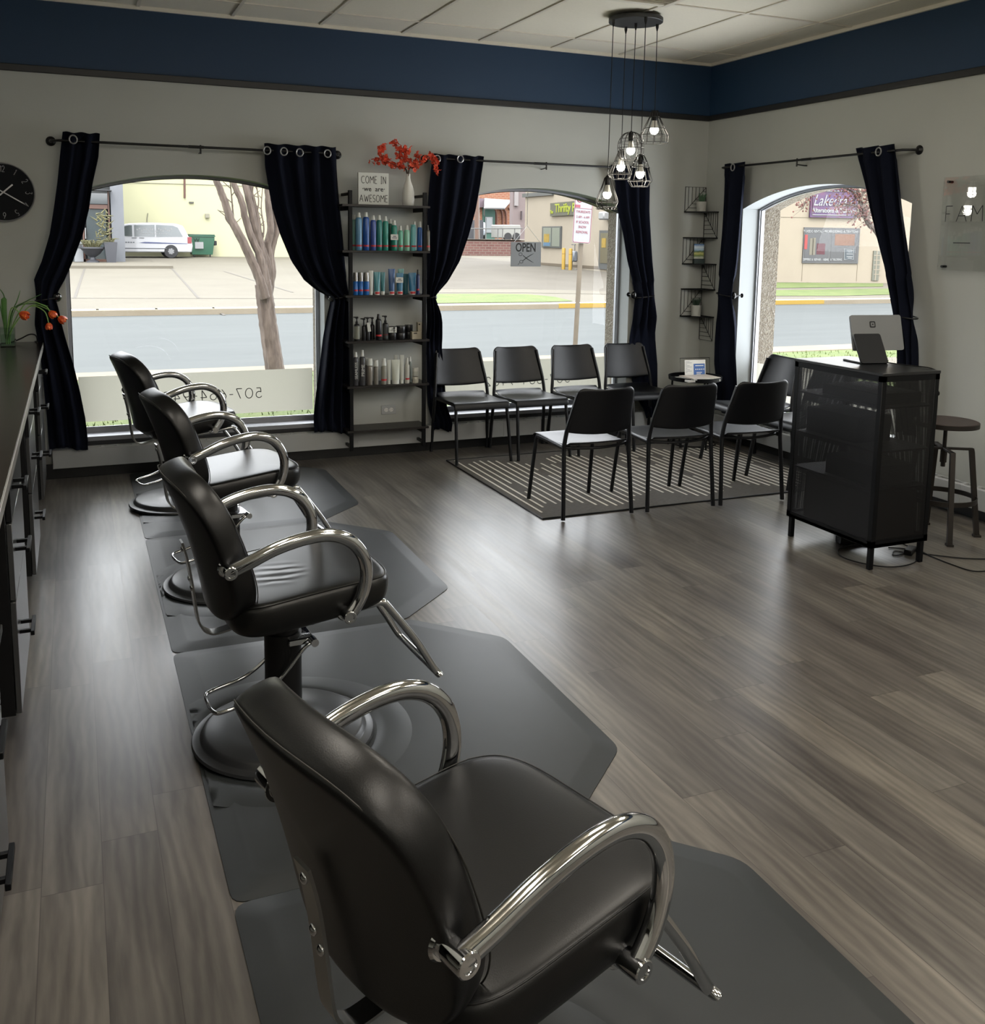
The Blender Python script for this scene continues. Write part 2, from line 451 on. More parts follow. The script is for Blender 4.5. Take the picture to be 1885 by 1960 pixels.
E1 = (W1[0], W1[1], W1[2]-.02, W1[3], W1[4]); E2 = (W2[0], W2[1], W2[2]-.02, W2[3], W2[4]); E3 = (W3[0], W3[1], W3[2]-.02, W3[3], W3[4])
b = B(); arched_wall(XL-.6, XR+WT, -.5, ZC+1.2, [E1, E2], WT, WT+ET, PBK, b, 0, 0)
arched_wall(YF-.6, YB+WT+ET, -.5, ZC+1.2, [E3], WT, WT+ET, PRT, b, 0, 0); struct('wall_exterior', b, M_PEB, smooth=False, fix=False)
b = B(); b.box(XL-.6, YB+WT+ET, 2.50, XR+WT+ET+1.0, YB+WT+ET+1.0, 2.78); b.box(XR+WT+ET, YF-.6, 2.50, XR+WT+ET+1.0, YB+WT+ET, 2.78); struct('added_sky_shade', b, mat('sky_shade_grey', (96, 92, 84), .8), smooth=False)  # unseen ledge added outside to keep high sky light off the window reveals
b = B(); b.box(XL-.2, YF, 0, XL, YB, ZC+.3); struct('wall_left', b, M_WALL, smooth=False)
b = B(); b.box(XL, YF-.2, 0, XR, YF, ZC+.3); struct('wall_front', b, M_WALL, smooth=False)
b = B(); b.box(XL-.2, YF-.2, -.12, XR+.02, YB+.02, 0); struct('floor', b, M_FLOOR, smooth=False)
b = B(); b.box(XL-.2, YF-.2, ZC+.02, XR+WT, YB+WT, ZC+.12); struct('ceiling', b, M_CEIL, smooth=False)
b = B()
x = .463-.6096*3
while x < XR:
    if x > XL: b.box(x-.011, YF, ZC+.012, x+.011, YB, ZC+.03)
    x += .6096
y = 6.68
while y > YF:
    b.box(XL, y-.011, ZC+.0125, XR, y+.011, ZC+.03); y -= 1.2192
b.box(XL, YB-.022, ZC-.004, XR, YB, ZC+.02); b.box(XR-.022, YF, ZC-.004, XR, YB, ZC+.02)
struct('ceiling_grid', b, M_TBAR, smooth=False)
b = B(); b.box(XL, YB-.018, 2.672, XR, YB+.002, 2.716, .003); struct('trim_1', b, M_TRIM)
b = B(); b.box(XR-.018, YF, 2.672, XR+.002, YB-.018, 2.716, .003); struct('trim_2', b, M_TRIM)
b = B(); b.box(XL, YB-.015, 0, XR, YB+.002, .10, .002); struct('baseboard_back', b, M_BASE)
b = B(); b.box(XR-.015, YF, 0, XR+.002, YB-.015, .10, .002); struct('baseboard_right', b, M_BASE)
b = B(); b.box(XL-.002, YF, 0, XL+.015, YB-.015, .10, .002); struct('baseboard_left', b, M_BASE)
# ceiling light panels (the room's lamps) and the return-air vent
def light_panel(cx, cy, label):
    t = thing('ceiling_light', label, 'ceiling light', (cx, cy, ZC), 0, 'surface-mounted ceiling light panels')
    b = B()
    for x0, y0, x1, y1 in ((-.293, -.598, -.263, .598), (.263, -.598, .293, .598), (-.263, -.598, .263, -.568), (-.263, .568, .263, .598)): b.box(x0, y0, -.012, x1, y1, .015, .002)
    obj('frame', b, M_TBAR, t)
    b = B(); b.box(-.262, -.567, -.085, .262, .567, .010); obj('diffuser', b, M_PANEL, t, smooth=False)  # diffuser made deep so its glowing sides brighten the ceiling
gx = lambda i: .463 + .6096*(i+.5); gy = lambda j: 6.68 - 1.2192*(j+.5)
for i, j, lb in ((-1, 3, 'lit ceiling panel over the worktop at the left wall'), (2, 3, 'lit ceiling panel over the second and third styling chairs'), (5, 3, 'lit ceiling panel nearest the right wall sign'),
                 (0, 5, 'lit ceiling panel above the nearest styling chair'), (3, 5, 'lit ceiling panel over the middle of the room'), (6, 5, 'lit ceiling panel by the middle of the right wall'),
                 (-1, 7, 'lit ceiling panel at the rear left of the room'), (2, 7, 'lit ceiling panel at the rear centre of the room'), (5, 7, 'lit ceiling panel at the rear right of the room')):
    light_panel(gx(i), gy(j), lb)
t = thing('ceiling_vent', 'pale louvred return air vent in the ceiling beside the pendant light', 'vent', (gx(4), 5.46-.305, ZC))
b = B()
for x0, y0, x1, y1 in ((-.29, -.29, -.25, .29), (.25, -.29, .29, .29), (-.25, -.29, .25, -.25), (-.25, .25, .25, .29)): b.box(x0, y0, -.014, x1, y1, .012, .003)
obj('frame', b, M_TBAR, t)
b = B()
for k in range(14):
    y = -.235+.036*k
    b.box(-.25, y-.012, -.008, .25, y+.012, -.004, M=Matrix.Translation((0, y, 0)) @ Matrix.Rotation(.4, 4, 'X') @ Matrix.Translation((0, -y, 0)))
obj('louvre', b, M_TBAR, t)

# ------------------------------------------------------------------ windows
def window(n, w, P, text_u):
    fr = B(); D = WT-.045
    ins = .022
    a, c, s0, sp, ri = w
    A0 = [(a, s0)] + arch_pts(w) + [(c, s0)]
    w2 = (a+ins, c-ins, s0+.035, sp, ri-.01)
    A1 = [(a+ins, s0+.035)] + arch_pts((a+ins, c-ins, s0, sp-ins*.4, ri-.008)) + [(c-ins, s0+.035)]
    for d0, d1 in ((D, D+.05),):
        n_ = len(A0)
        for k in range(n_):
            q, r = k, (k+1) % n_
            for X0, X1, dd in ((A0, A1, d0), (A0, A1, d1)):
                fr.face([P(X0[q][0], dd, X0[q][1]), P(X0[r][0], dd, X0[r][1]), P(X1[r][0], dd, X1[r][1]), P(X1[q][0], dd, X1[q][1])])
            fr.face([P(A1[q][0], d0, A1[q][1]), P(A1[r][0], d0, A1[r][1]), P(A1[r][0], d1, A1[r][1]), P(A1[q][0], d1, A1[q][1])])
    win = struct('window_%d' % n, fr, M_ALU, smooth=False, fix=False)
    win['kind'] = 'structure'
    g = B(); pts = [P(u, D+.02, z) for u, z in A1]; ring = [p for p in pts]
    g.bm.faces.new([g.bm.verts.new(p) for p in ring]); obj('pane', g, M_GLASS, win, smooth=False, fix=False)
    gk = B(); m_ = [P(u, D+.012, z) for u, z in A1]; gk.tube(m_+[m_[0]], .006, 6); obj('gasket', gk, M_DKALU, win)
    sl = B()
    if P is PBK:
        sl.box(a, YB-.004, s0-.03, c, YB+D+.05, s0+.002, .003)
        sl.box(a, YB-.008, s0-.055, c, YB, s0-.028, mi=1)
    else:
        sl.box(XR-.004, a, s0-.03, XR+D+.05, c, s0+.002, .003)
        sl.box(XR-.008, a, s0-.055, XR, c, s0-.028, mi=1)
    obj('window_sill', sl, [M_ALU, M_DKALU], win)
    f0, f1, zf0, zf1 = a+.05, c-.055, s0+.075, .665
    f = B()
    for dd in (D+.0215,): f.face([P(f0, dd, zf0), P(f1, dd, zf0), P(f1, dd, zf1), P(f0, dd, zf1)])
    obj('frosted_film', f, M_FILM, win, smooth=False, fix=False)
    # the phone number faces the street, so it reads backwards from inside
    tx = B(); d = D+.0195
    if P is PBK: Mt = frame(P(text_u, d, .457), (-1, 0, 0), (0, 0, 1))
    else: Mt = frame(P(text_u, d, .457), (0, 1, 0), (0, 0, 1))
    strokes(tx, '507-664-9402', .074, .0062, Mt, gap=.33)
    obj('phone_number', tx, M_DKALU, win)
    return win
window(1, W1, PBK, 1.255); window(2, W2, PBK, 3.845); window(3, W3, PRT, 5.25)

# ------------------------------------------------------------------ baseboard heaters
def heater(label, u0, u1, right=False, side=1):
    t = thing('baseboard_heater', label, 'heater', (0, 0, 0), 0, None)
    fr, gl = B(), B()
    def bx(b, a, d0, z0, c, d1, z1, bev=.002, mi=0):
        if right: b.box(XR-d1, a, z0, XR-d0, c, z1, bev, mi)
        else: b.box(a, YB-d1, z0, c, YB-d0, z1, bev, mi)
    bx(fr, u0, .085, .085, u1, .10, .212, .003); bx(fr, u0, .0, .085, u0+.006, .10, .21); bx(fr, u1-.006, .0, .085, u1, .10, .21)
    u = u0+.006
    k = u0+.9
    while k < u1-.2: bx(fr, k-.004, .10, .085, k+.004, .1025, .212, 0); k += 1.2
    obj('front_cover', fr, M_HEAT, t)
    bx(gl, u0, .012, .200, u1, .022, .212); bx(gl, u0, .074, .200, u1, .088, .214)
    while u < u1: bx(gl, u, .02, .202, min(u+.022, u1), .08, .210, 0); u += .10
    obj('top_grille', gl, M_HEAT, t)
    s = B(); bx(s, u0+.006, .01, .12, u1-.006, .08, .175, 0); obj('heating_fins', s, M_SLOT, t, smooth=False)
    return t
heater('long pale grey baseboard heater running under the two front windows', -.18, 4.9)
heater('pale grey baseboard heater on the right wall behind the round stool', -1.5, 6.95, True)
# ------------------------------------------------------------------ styling chairs
def sqring(cx, cy, hx, hy, z, n=40, e=4.5, fn=None):
    out = []
    for k in range(n):
        a = 2*PI*k/n; c, s_ = math.cos(a), math.sin(a)
        x = cx + hx*math.copysign(abs(c)**(2/e), c); y = cy + hy*math.copysign(abs(s_)**(2/e), s_)
        out.append(Vector((x, y, z + (fn(x, y) if fn else 0))))
    return out
def back_surf(u, v, off=0.0):
    """u across -1..1, v up -1..1 of the back rest"""
    k = 0.0
    uu = u*math.sqrt(max(0, 1-k*v*v)); vv = v*math.sqrt(max(0, 1-k*u*u))
    t = (vv+1)/2
    hw = .240 - .004*max(0, t-.35)/.65 - .012*max(0, .35-t)/.35
    y = uu*hw*1.08
    x = -.258 + .06*(1-t) - .075*t*t + (.055-.012*t)*uu*uu + off
    z = .475 + .468*t
    return Vector((x, y, z))
def m_crease():
    t = NT('creased_vinyl'); p = t.p; p.inputs['Base Color'].default_value = lin((10, 10, 10)); p.inputs['Roughness'].default_value = .34
    tc = t.add('ShaderNodeTexCoord'); mp = t.add('ShaderNodeMapping', {'Vector': tc.outputs['Object'], 'Rotation': (0, 0, .42)})
    wv = t.add('ShaderNodeTexWave', {'Vector': mp.outputs[0], 'Scale': 6.5, 'Distortion': 5.5, 'Detail': 2.0, 'Detail Scale': .9}, bands_direction='Y')
    sp = t.add('ShaderNodeSeparateXYZ', {0: tc.outputs['Object']})
    dx = t.math('DIVIDE', t.math('ADD', sp.outputs[0], .02), .11); dy = t.math('DIVIDE', t.math('ADD', sp.outputs[1], .03), .13)
    m = t.math('MAXIMUM', t.math('SUBTRACT', 1.0, t.math('ADD', t.math('MULTIPLY', dx, dx), t.math('MULTIPLY', dy, dy))), 0.0)
    t.bump(t.math('MULTIPLY', wv.outputs[0], t.math('MULTIPLY', m, m)), .38, .006); return t.m
M_CREASE = m_crease()
def styling_chair(label, wrinkle=False):
    t = thing('styling_chair', label, 'styling chair', (0, 0, 0), 0, 'hydraulic styling chairs in a row')
    b = B(); b.lathe([(.002, 0), (.292, 0), (.298, .006), (.294, .014), (.272, .018), (.268, .021), (.262, .034), (.25, .040), (.17, .046), (.10, .056), (.078, .066), (.07, .075), (.002, .075)], 64)
    obj('base_disk', b, mat('base_enamel', (38, 39, 41), .35), t, ang=50)
    b = B(); b.cyl((0, 0, .06), (0, 0, .36), .060, 32); b.cyl((0, 0, .36), (0, 0, .445), .052, 32); obj('pump_column', b, M_BLACK, t)
    b = B(); P = cr([(.078, -.085, .340), (.045, -.085, .322), (-.03, -.085, .238), (-.11, -.085, .185), (-.215, -.082, .160), (-.240, -.06, .157), (-.245, 0, .157), (-.240, .06, .157), (-.215, .082, .160), (-.11, .085, .185), (-.03, .085, .238), (.045, .085, .322), (.078, .085, .340)], 6)
    b.tube(P, .0065, 10); b.cyl((.078, -.105, .342), (.078, -.066, .342), .013, 14); b.cyl((.078, .105, .342), (.078, .066, .342), .013, 14); b.box(.0, -.075, .330, .085, .075, .352, .003)
    obj('pump_lever', b, M_CHROME, t)
    b = B(); b.box(-.13, -.11, .430, .16, .11, .448, .004); b.box(.02, -.20, .445, .05, .20, .458, .003); obj('seat_plate', b, M_BMETAL, t)
    # seat cushion
    bulge = lambda x, y: .008*(1-((x-.05)/.27)**2) - .010*max(0, (x-.20)/.10) + .105*x
    st = [(.449, .72), (.454, .87), (.466, .960), (.488, 1.0), (.525, 1.005), (.546, .99), (.556, .965), (.560, .92)]
    b = B(); rings = [sqring(.05, 0, .258*k, .262*k, z, 48, 5.0, (bulge if z > .53 else (lambda x, y: .105*x))) for z, k in st]
    for k in (.75, .5, .25, .05): rings.append(sqring(.05, 0, .258*k, .262*k, .561, 48, 5.0, bulge))
    b.loft(rings); seat = obj('seat', b, M_CREASE if wrinkle else M_LEATH, t, sub=1, ang=80)
    b = B(); b.tube([p+Vector((0, 0, .001)) for p in sqring(.05, 0, .258*.972, .262*.972, .5545, 64, 5.0, bulge)], .0016, 6, closed=True)
    obj('seam', b, M_LEATH, seat)
    # back rest
    def bring(r, off=0.0, n=56, e=3.4):
        return [back_surf(r*math.copysign(abs(math.cos(2*PI*q/n))**(2/e), math.cos(2*PI*q/n)), r*math.copysign(abs(math.sin(2*PI*q/n))**(2/e), math.sin(2*PI*q/n)), off) for q in range(n)]
    b = B(); b.loft([bring(r) for r in (.03, .2, .4, .6, .78, .92, 1.0)], True, False); b.face(bring(.03)); bmesh.ops.remove_doubles(b.bm, verts=b.bm.verts, dist=1e-5)
    back = obj('backrest', b, M_LEATH, t, sub=2, sol=.084)
    for off in (.0398, -.0398):
        bd = B(); bd.tube(bring(.945, off, 96), .0016, 6, closed=True); obj('piping', bd, M_STITCH, back)
    # steel bracket behind the back
    b = B(); P = cr([(-.312, 0, .705), (-.296, 0, .64), (-.284, 0, .56), (-.272, 0, .46), (-.262, 0, .425), (-.242, 0, .402), (-.20, 0, .396), (-.05, 0, .430)], 6)
    for q0, q1 in zip(P[:-1], P[1:]):
        pass
    V = []
    for i, q in enumerate(P):
        d = (P[min(i+1, len(P)-1)]-P[max(i-1, 0)]).normalized(); nrm = Vector((-d.z, 0, d.x))*.003
        V.append([q+nrm+Vector((0, .022, 0)), q+nrm-Vector((0, .022, 0)), q-nrm-Vector((0, .022, 0)), q-nrm+Vector((0, .022, 0))])
    b.loft(V); br = obj('back_bracket', b, M_STEEL, t, ang=30)
    for z, x, y in ((.68, -.309, 0), (.58, -.290, .008), (.555, -.287, -.010)):
        k = B(); k.ball((x, y, z), .010, 12, 6, sc=(.6, 1, 1)); obj('bolt', k, M_CHROME, br)
    # arms
    for sy in (-1, 1):
        b = B()
        P = cr([(-.225, .283*sy, .682), (-.17, .288*sy, .705), (-.09, .292*sy, .738), (.0, .292*sy, .757), (.075, .290*sy, .756), (.135, .288*sy, .730), (.175, .286*sy, .680), (.188, .284*sy, .615), (.172, .282*sy, .545), (.135, .281*sy, .490)], 7)
        b.tube(P, .0205, 20, flat=.80, up=(0, sy, 0))
        arm = obj('armrest', b, M_CHROME, t, ang=60)
        for (x, z, y0) in ((-.225, .682, .238), (.131, .49, .240)):
            k = B(); k.lathe([(.002, 0), (.019, 0), (.020, .002), (.020, .302-y0-.002), (.018, .302-y0), (.012, .302-y0), (.011, .299-y0), (.002, .299-y0)], 24, M=frame((x, y0*sy, z), (1, 0, 0), (0, 0, -sy)))
            k.lathe([(.002, 0), (.027, 0), (.028, .002), (.024, .007), (.002, .007)], 24, M=frame((x, (y0+.004)*sy, z), (1, 0, 0), (0, 0, -sy)))
            obj('arm_mount', k, M_CHROME, arm)
    # foot rest
    b = B(); P = []
    side = [(.04, .165, .448), (.14, .165, .455), (.25, .165, .468), (.285, .165, .468), (.308, .166, .446), (.40, .168, .320), (.466, .170, .212), (.480, .170, .192), (.484, .156, .186)]
    P = cr([(x, -y, z) for x, y, z in side]+[(x, y, z) for x, y, z in side[::-1]], 5)
    b.tube(P, .0125, 16); obj('footrest', b, M_CHROME, t, ang=60)
    return t
SC = [(.547, 6.135, .214, .0), (.618, 4.59, .141, .0), (.583, 3.066, .070, .0), (.580, 1.440, .283, .0)]
SL = ['black styling chair farthest away, beside the front windows', 'second black styling chair from the front window, partly behind a nearer backrest',
      'black styling chair in mid-row with creased vinyl seat and full pump column visible', 'nearest black styling chair at the bottom of the picture, backrest turned to the viewer']
for (x, y, th, dz), lb, i in zip(SC, SL, range(4)):
    c = styling_chair(lb, i == 2); c.location = (x, y, .0152); c.rotation_euler.z = th
# ------------------------------------------------------------------ anti-fatigue mats
def salon_mat(y0, label):
    """y0 is the edge nearest the camera; 1.57 m long half octagon with a ring for the chair base"""
    L = 1.59
    t = thing('salon_mat', label, 'floor mat', (0, y0, 0), 0, 'rubber mats under the styling chairs')
    xl = .30
    out = [(xl, .0), (1.27, .0), (1.59, .30), (1.60, 1.26), (1.29, L), (xl, L)]
    def rr(poly, r):
        res = []
        n = len(poly)
        for i in range(n):
            a, p, c = Vector(poly[i-1]+(0,)), Vector(poly[i]+(0,)), Vector(poly[(i+1) % n]+(0,))
            d0 = (a-p).normalized(); d1 = (c-p).normalized()
            s0, s1 = p+d0*r, p+d1*r
            for k in range(5):
                q = k/4; res.append((s0*(1-q)+p*q)*(1-q)+(p*(1-q)+s1*q)*q)
        return res
    O = rr(out, .045)
    cen = Vector((.93, L/2, 0))
    def ins(d):
        res = []
        n = len(O)
        for i, p in enumerate(O):
            v = (p-cen)
            res.append(Vector((cen.x+v.x*(1-d/max(.2, abs(.65))), cen.y+v.y*(1-d/.79), 0)))
        return res
    b = B(); up = lambda ps, z: [Vector((p.x, p.y, z)) for p in ps]
    b.loft([up(O, 0), up(O, .003), up(ins(.02), .0065), up(ins(.062), .0135), up(ins(.072), .0148)], True, True)
    body = obj('pad', b, M_MAT, t, ang=25)
    return t
MY = [.698, 2.289, 3.880, 5.471]
for y0, lb in zip(MY, ['dark grey rubber mat under the nearest styling chair', 'dark grey rubber mat under the styling chair with creased seat', 'dark grey rubber mat under the second styling chair from the window', 'dark grey rubber mat farthest away, below the front window']):
    salon_mat(y0, lb)
# raised ring moulded round each base
for (x, y, th, dz), o in zip(SC[::-1], [o for o in COL.objects if o.name.startswith('salon_mat')]):
    b = B(); n = 64
    b.lathe([(.300, .012), (.318, .019), (.345, .0215), (.395, .0195), (.43, .0140)], n, (0, 0, 0), caps=False)
    r_ = obj('base_ring', b, M_MAT, o, ang=60); r_.location = (x, y-o.location.y, 0)
    me = r_.data
    bm = bmesh.new(); bm.from_mesh(me)
    for v in bm.verts:
        wx = v.co.x + x
        if wx < .40: v.co.z = .010+(v.co.z-.010)*max(0, (wx-.31)/.09)
        if wx < .31: v.co.x = .31-x
    bm.to_mesh(me); bm.free()

# ------------------------------------------------------------------ waiting chairs
def wait_seat(u, v):
    x = (u-.5)
    pts = [(.015, .462), (.035, .447), (.08, .439), (.20, .436), (.32, .441), (.41, .447), (.445, .444), (.464, .430), (.470, .412), (.471, .396)]
    f = v*(len(pts)-1); i = min(int(f), len(pts)-2); q = f-i
    y = pts[i][0]*(1-q)+pts[i+1][0]*q; z = pts[i][1]*(1-q)+pts[i+1][1]*q
    w = .400 + .045*min(1, y/.4)
    if v < .12: y -= .030*(1-(2*x)**2)*(1-v/.12)
    z -= .010*(1-(2*x)**2)*math.sin(PI*min(1, max(0, (y-.03)/.42)))
    return Vector((x*w, y, z))
def wait_back(u, v):
    x = (u-.5)*2; k = .10
    t = v
    hw = .226 - .036*t - (.030*(1-math.sqrt(max(0, 1-((t-.86)/.14)**2))) if t > .86 else 0)
    z = .525 + .276*t
    z -= .012*(1-x*x)*(t > .97)
    z += .012*(1-x*x)*0 - (.018*(1-x*x) if t < .02 else .018*(1-x*x)*max(0, 1-t*3))
    y = .030 - .092*t - .040*(1-x*x)
    return Vector((x*hw, y, z))
def waiting_chair():
    t = thing('waiting_chair', None, 'chair', (0, 0, 0), 0, 'charcoal stacking chairs of the waiting area')
    b = B(); b.grid(wait_seat, 14, 22); obj('seat', b, M_CHAIRP, t, sub=1, sol=.009)
    b = B(); b.grid(wait_back, 14, 12); obj('backrest', b, M_CHAIRP, t, sub=1, sol=.014)
    for sx in (-1, 1):
        b = B(); P = cr([(.235*sx, 0, 0), (.228*sx, .018, .20), (.221*sx, .038, .41), (.220*sx, .036, .45), (.209*sx, .022, .55), (.190*sx, -.016, .68), (.178*sx, -.040, .765)], 5)
        b.tube(P, .0155, 12, flat=.8, up=(1, 0, 0)); obj('back_leg', b, M_CHAIRP, t, ang=60)
        b = B(); P = cr([(.218*sx, .515, 0), (.211*sx, .480, .22), (.205*sx, .452, .38), (.203*sx, .444, .412), (.203*sx, .42, .428), (.205*sx, .30, .428), (.212*sx, .05, .425)], 6)
        b.tube(P, .0145, 12, flat=.8, up=(1, 0, 0)); obj('front_leg', b, M_CHAIRP, t, ang=60)
    b = B(); b.tube([(-.20, .40, .424), (.20, .40, .424)], .008, 8); obj('front_rail', b, M_CHAIRP, t)
    b = B(); b.tube(cr([(-.205, .06, .425), (-.10, .035, .420), (0, .025, .418), (.10, .035, .420), (.205, .06, .425)], 5), .009, 10)
    obj('rear_rail', b, M_CHAIRP, t)
    return t
WC = [(2.846, 4.975, 0, 'charcoal waiting chair at the near left corner of the rug, back to the viewer'),
      (3.417, 4.945, -3.0, 'charcoal waiting chair in the middle of the near row, back to the viewer'),
      (3.935, 4.912, -2.4, 'charcoal waiting chair at the right of the near row, next to the mesh cabinet'),
      (2.742, 7.015, 180, 'charcoal waiting chair beside the product shelf, facing the room'),
      (3.232, 7.000, 180, 'charcoal waiting chair second from the product shelf, facing the room'),
      (3.738, 6.990, 180, 'charcoal waiting chair third from the product shelf, facing the room'),
      (4.232, 6.990, 180, 'charcoal waiting chair next to the small round table, facing the room'),
      (4.87, 5.30, 91, 'charcoal waiting chair against the right wall behind the mesh cabinet'),
      (4.88, 5.86, 89, 'charcoal waiting chair against the right wall nearest the corner curtain')]
proto = waiting_chair()
for i, (x, y, r, lb) in enumerate(WC):
    c = proto if i == 0 else copy_tree(proto)
    c.location = (x, y, .0085 if y < 5.2 or i in (3, 4, 5, 6, 7) else .0085); c.rotation_euler.z = math.radians(r); c['label'] = lb
# ------------------------------------------------------------------ rug
def m_rug():
    t = NT('woven_rug'); v = t.coord('Object', (3, 30, 1))
    n = t.noise(v, 9.0, 4.0, .7); n2 = t.noise(t.coord('Object'), 3.0)
    c = t.ramp(n, [(.3, lin((58, 55, 51))), (.55, lin((84, 80, 75))), (.8, lin((104, 100, 94)))])
    t.set(t.p, 'Base Color', c); t.p.inputs['Roughness'].default_value = .95; t.bump(n, .5, .003); return t.m
M_RUG = m_rug()
M_CREAM = mat('cream_stripe', (206, 201, 190), .95, var=.1, vs=90, bump=.4, bs=400)
rx0, rx1, ry0, ry1 = 2.515, 4.86, 5.055, 6.690
rug = thing('area_rug', 'grey flat-woven rug with broken cream stripes under the waiting chairs', 'rug', (0, 0, 0), math.radians(0))
b = B(); b.box(rx0, ry0, 0, rx1, ry1, .006, .002); obj('pile', b, M_RUG, rug)
b = B(); b.tube([(rx0, ry0, .004), (rx1, ry0, .004), (rx1, ry1, .004), (rx0, ry1, .004)], .006, 6, closed=True); obj('binding', b, M_BASE, rug)
b = B(); rs = random.Random(3); x = rx0+.055; k = 0
while x < rx1-.04:
    if k in (0,):
        segs = [(ry0+.12, ry1-.03)]
    else:
        ph = .5+.5*math.sin(k*.52); a = ry0+.10+.22*ph*rs.uniform(.6, 1.2); c = ry1-.10-.30*(1-ph)*rs.uniform(.5, 1.3)
        segs = [(a, c)]
        if rs.random() < .35:
            m = rs.uniform(a+.3, c-.3); segs = [(a, m), (m+rs.uniform(.10, .25), c)]
    for a, c in segs: b.box(x-.007, a, .0055, x+.007, c, .0078)
    x += .057; k += 1
obj('stripe', b, M_CREAM, rug)['kind'] = 'stuff'
# ------------------------------------------------------------------ counter and its cabinets
CT = .94
t = thing('worktop', 'long dark brown laminate worktop along the left wall with a pale front edge', 'counter', (0, 0, 0))
b = B(); b.box(XL+.002, -1.8, CT-.036, -.203, YB-.024, CT, .002); obj('slab', b, M_COUNT, t)
b = B(); b.box(-.204, -1.8, CT-.036, -.200, YB-.024, CT-.0005, .0012); obj('edge_band', b, M_EDGE, t)
def cabinet(y0, y1, label):
    t = thing('drawer_cabinet', label, 'cabinet', (-.22, y0, 0), 0, 'black drawer cabinets under the worktop')
    L = y1-y0
    b = B(); b.box(-.70, 0, .09, -.012, L, CT-.038, .002); obj('carcass', b, M_CAB, t)
    b = B(); b.box(-.70, .02, 0, -.06, L-.02, .092); obj('plinth', b, M_CAB, t)
    for z0, z1, hz in ((.095, .475, .34), (.481, .735, .625), (.741, .895, .835)):
        b = B(); b.box(-.011, .003, z0, .006, L-.003, z1, .002); d = obj('drawer', b, M_CAB if z0 > .7 else M_CABF, t)
        b = B(); hy = .14
        for s_ in (-.045, .045): b.box(.004, hy+s_-.006, hz-.006, .042, hy+s_+.006, hz+.006, .001)
        b.box(.040, hy-.075, hz-.008, .052, hy+.075, hz+.008, .0015); obj('bar_handle', b, M_BMETAL, d)
    return t
for y0, y1, lb in ((1.98, 2.62, 'black drawer cabinet nearest the viewer under the worktop'), (3.36, 4.02, 'black drawer cabinet second from the viewer under the worktop'),
                   (4.78, 5.42, 'black drawer cabinet third from the viewer under the worktop'), (6.18, 6.82, 'black drawer cabinet farthest from the viewer, beside the curtain')):
    cabinet(y0, y1, lb)
# wall clock
M_CLK = mat('clock_face', (13, 15, 20), .7, spec=.2); M_SILV = mat('silver_paint', (168, 168, 170), .3, .7)
t = thing('wall_clock', 'round black wall clock with pale square numerals', 'clock', (-.392, YB-.002, 1.908))
MC = frame((0, 0, 0), (1, 0, 0), (0, 0, 1))
b = B(); b.lathe([(.002, 0), (.178, 0), (.186, .004), (.187, .022), (.181, .026), (.178, .022), (.002, .0215)], 64, M=MC); obj('case', b, M_SILV, t)
b = B(); b.lathe([(.002, .0215), (.178, .0215), (.178, .0235), (.002, .0236)], 64, M=MC); obj('dial', b, M_CLK, t)
b = B()
for hnum in range(1, 13):
    a = math.radians(90-30*hnum); s_ = str(hnum); h = .038
    w = sum(GLY[c][0] for c in s_)*h*.6+(.2*h*.6)*(len(s_)-1)
    R = .148; cx, cz = R*math.cos(a), R*math.sin(a)
    rot = a-PI/2 if True else 0
    Mx = MC @ Matrix.Translation((cx, cz, .0245)) @ Matrix.Rotation(rot, 4, 'Z') @ Matrix.Diagonal((.62, 1, 1, 1)) @ Matrix.Translation((-w/2/.62, -h/2, 0))
    strokes(b, s_, h, .0035, Mx, gap=.2, th=.001)
obj('numerals', b, M_SILV, t)
for nm, ang, L, w in (('hour_hand', 48, .075, .0045), ('minute_hand', 121, .135, .0035)):
    b = B(); a = math.radians(90-ang); d = Vector((math.cos(a), math.sin(a), 0)); n = Vector((-d.y, d.x, 0))*w
    q = [d*-.03+n, d*L+n, d*L-n, d*-.03-n]
    b.loft([[MC @ (p+Vector((0, 0, z))) for p in q] for z in (.026, .0275)]); obj(nm, b, M_SILV, t)
# tulips in a glass vase
M_GREEN = mat('tulip_leaf', (72, 118, 52), .5, var=.2, vs=14); M_STEM = mat('tulip_stem', (120, 158, 84), .5)
M_VGL = m_glass('vase_glass', (.86, .92, .88, 1), .03, 1.0)
VX, VY = -.395, 6.78
t = thing('glass_vase', 'clear square glass vase on the worktop holding orange tulips', 'vase', (VX, VY, CT))
b = B(); b.lathe([(.002, 0), (.058, 0), (.06, .004), (.062, .125), (.058, .125), (.055, .014), (.002, .012)], 4, a0=PI/4); obj('glass_body', b, M_VGL, t)
b = B(); b.lathe([(.002, .014), (.054, .014), (.055, .08), (.002, .08)], 4, a0=PI/4); obj('water', b, m_glass('water', (.80, .88, .82, 1), 0.0, 1.0), t)
def leaf(b, p, w):
    P = cr(p, 5); n = len(P); rows = []
    for i, q in enumerate(P):
        d = (P[min(i+1, n-1)]-P[max(i-1, 0)]).normalized(); sdir = d.cross(Vector((0, 0, 1)))
        sdir = sdir.normalized() if sdir.length > .05 else Vector((1, 0, 0))
        ww = w*math.sin(PI*min(1, (i+.6)/n))**.7; up_ = sdir.cross(d)*(ww*.35)
        rows.append([q+sdir*ww+up_, q+up_*.1, q-sdir*ww+up_])
    b.loft(rows, closed=False, caps=False)
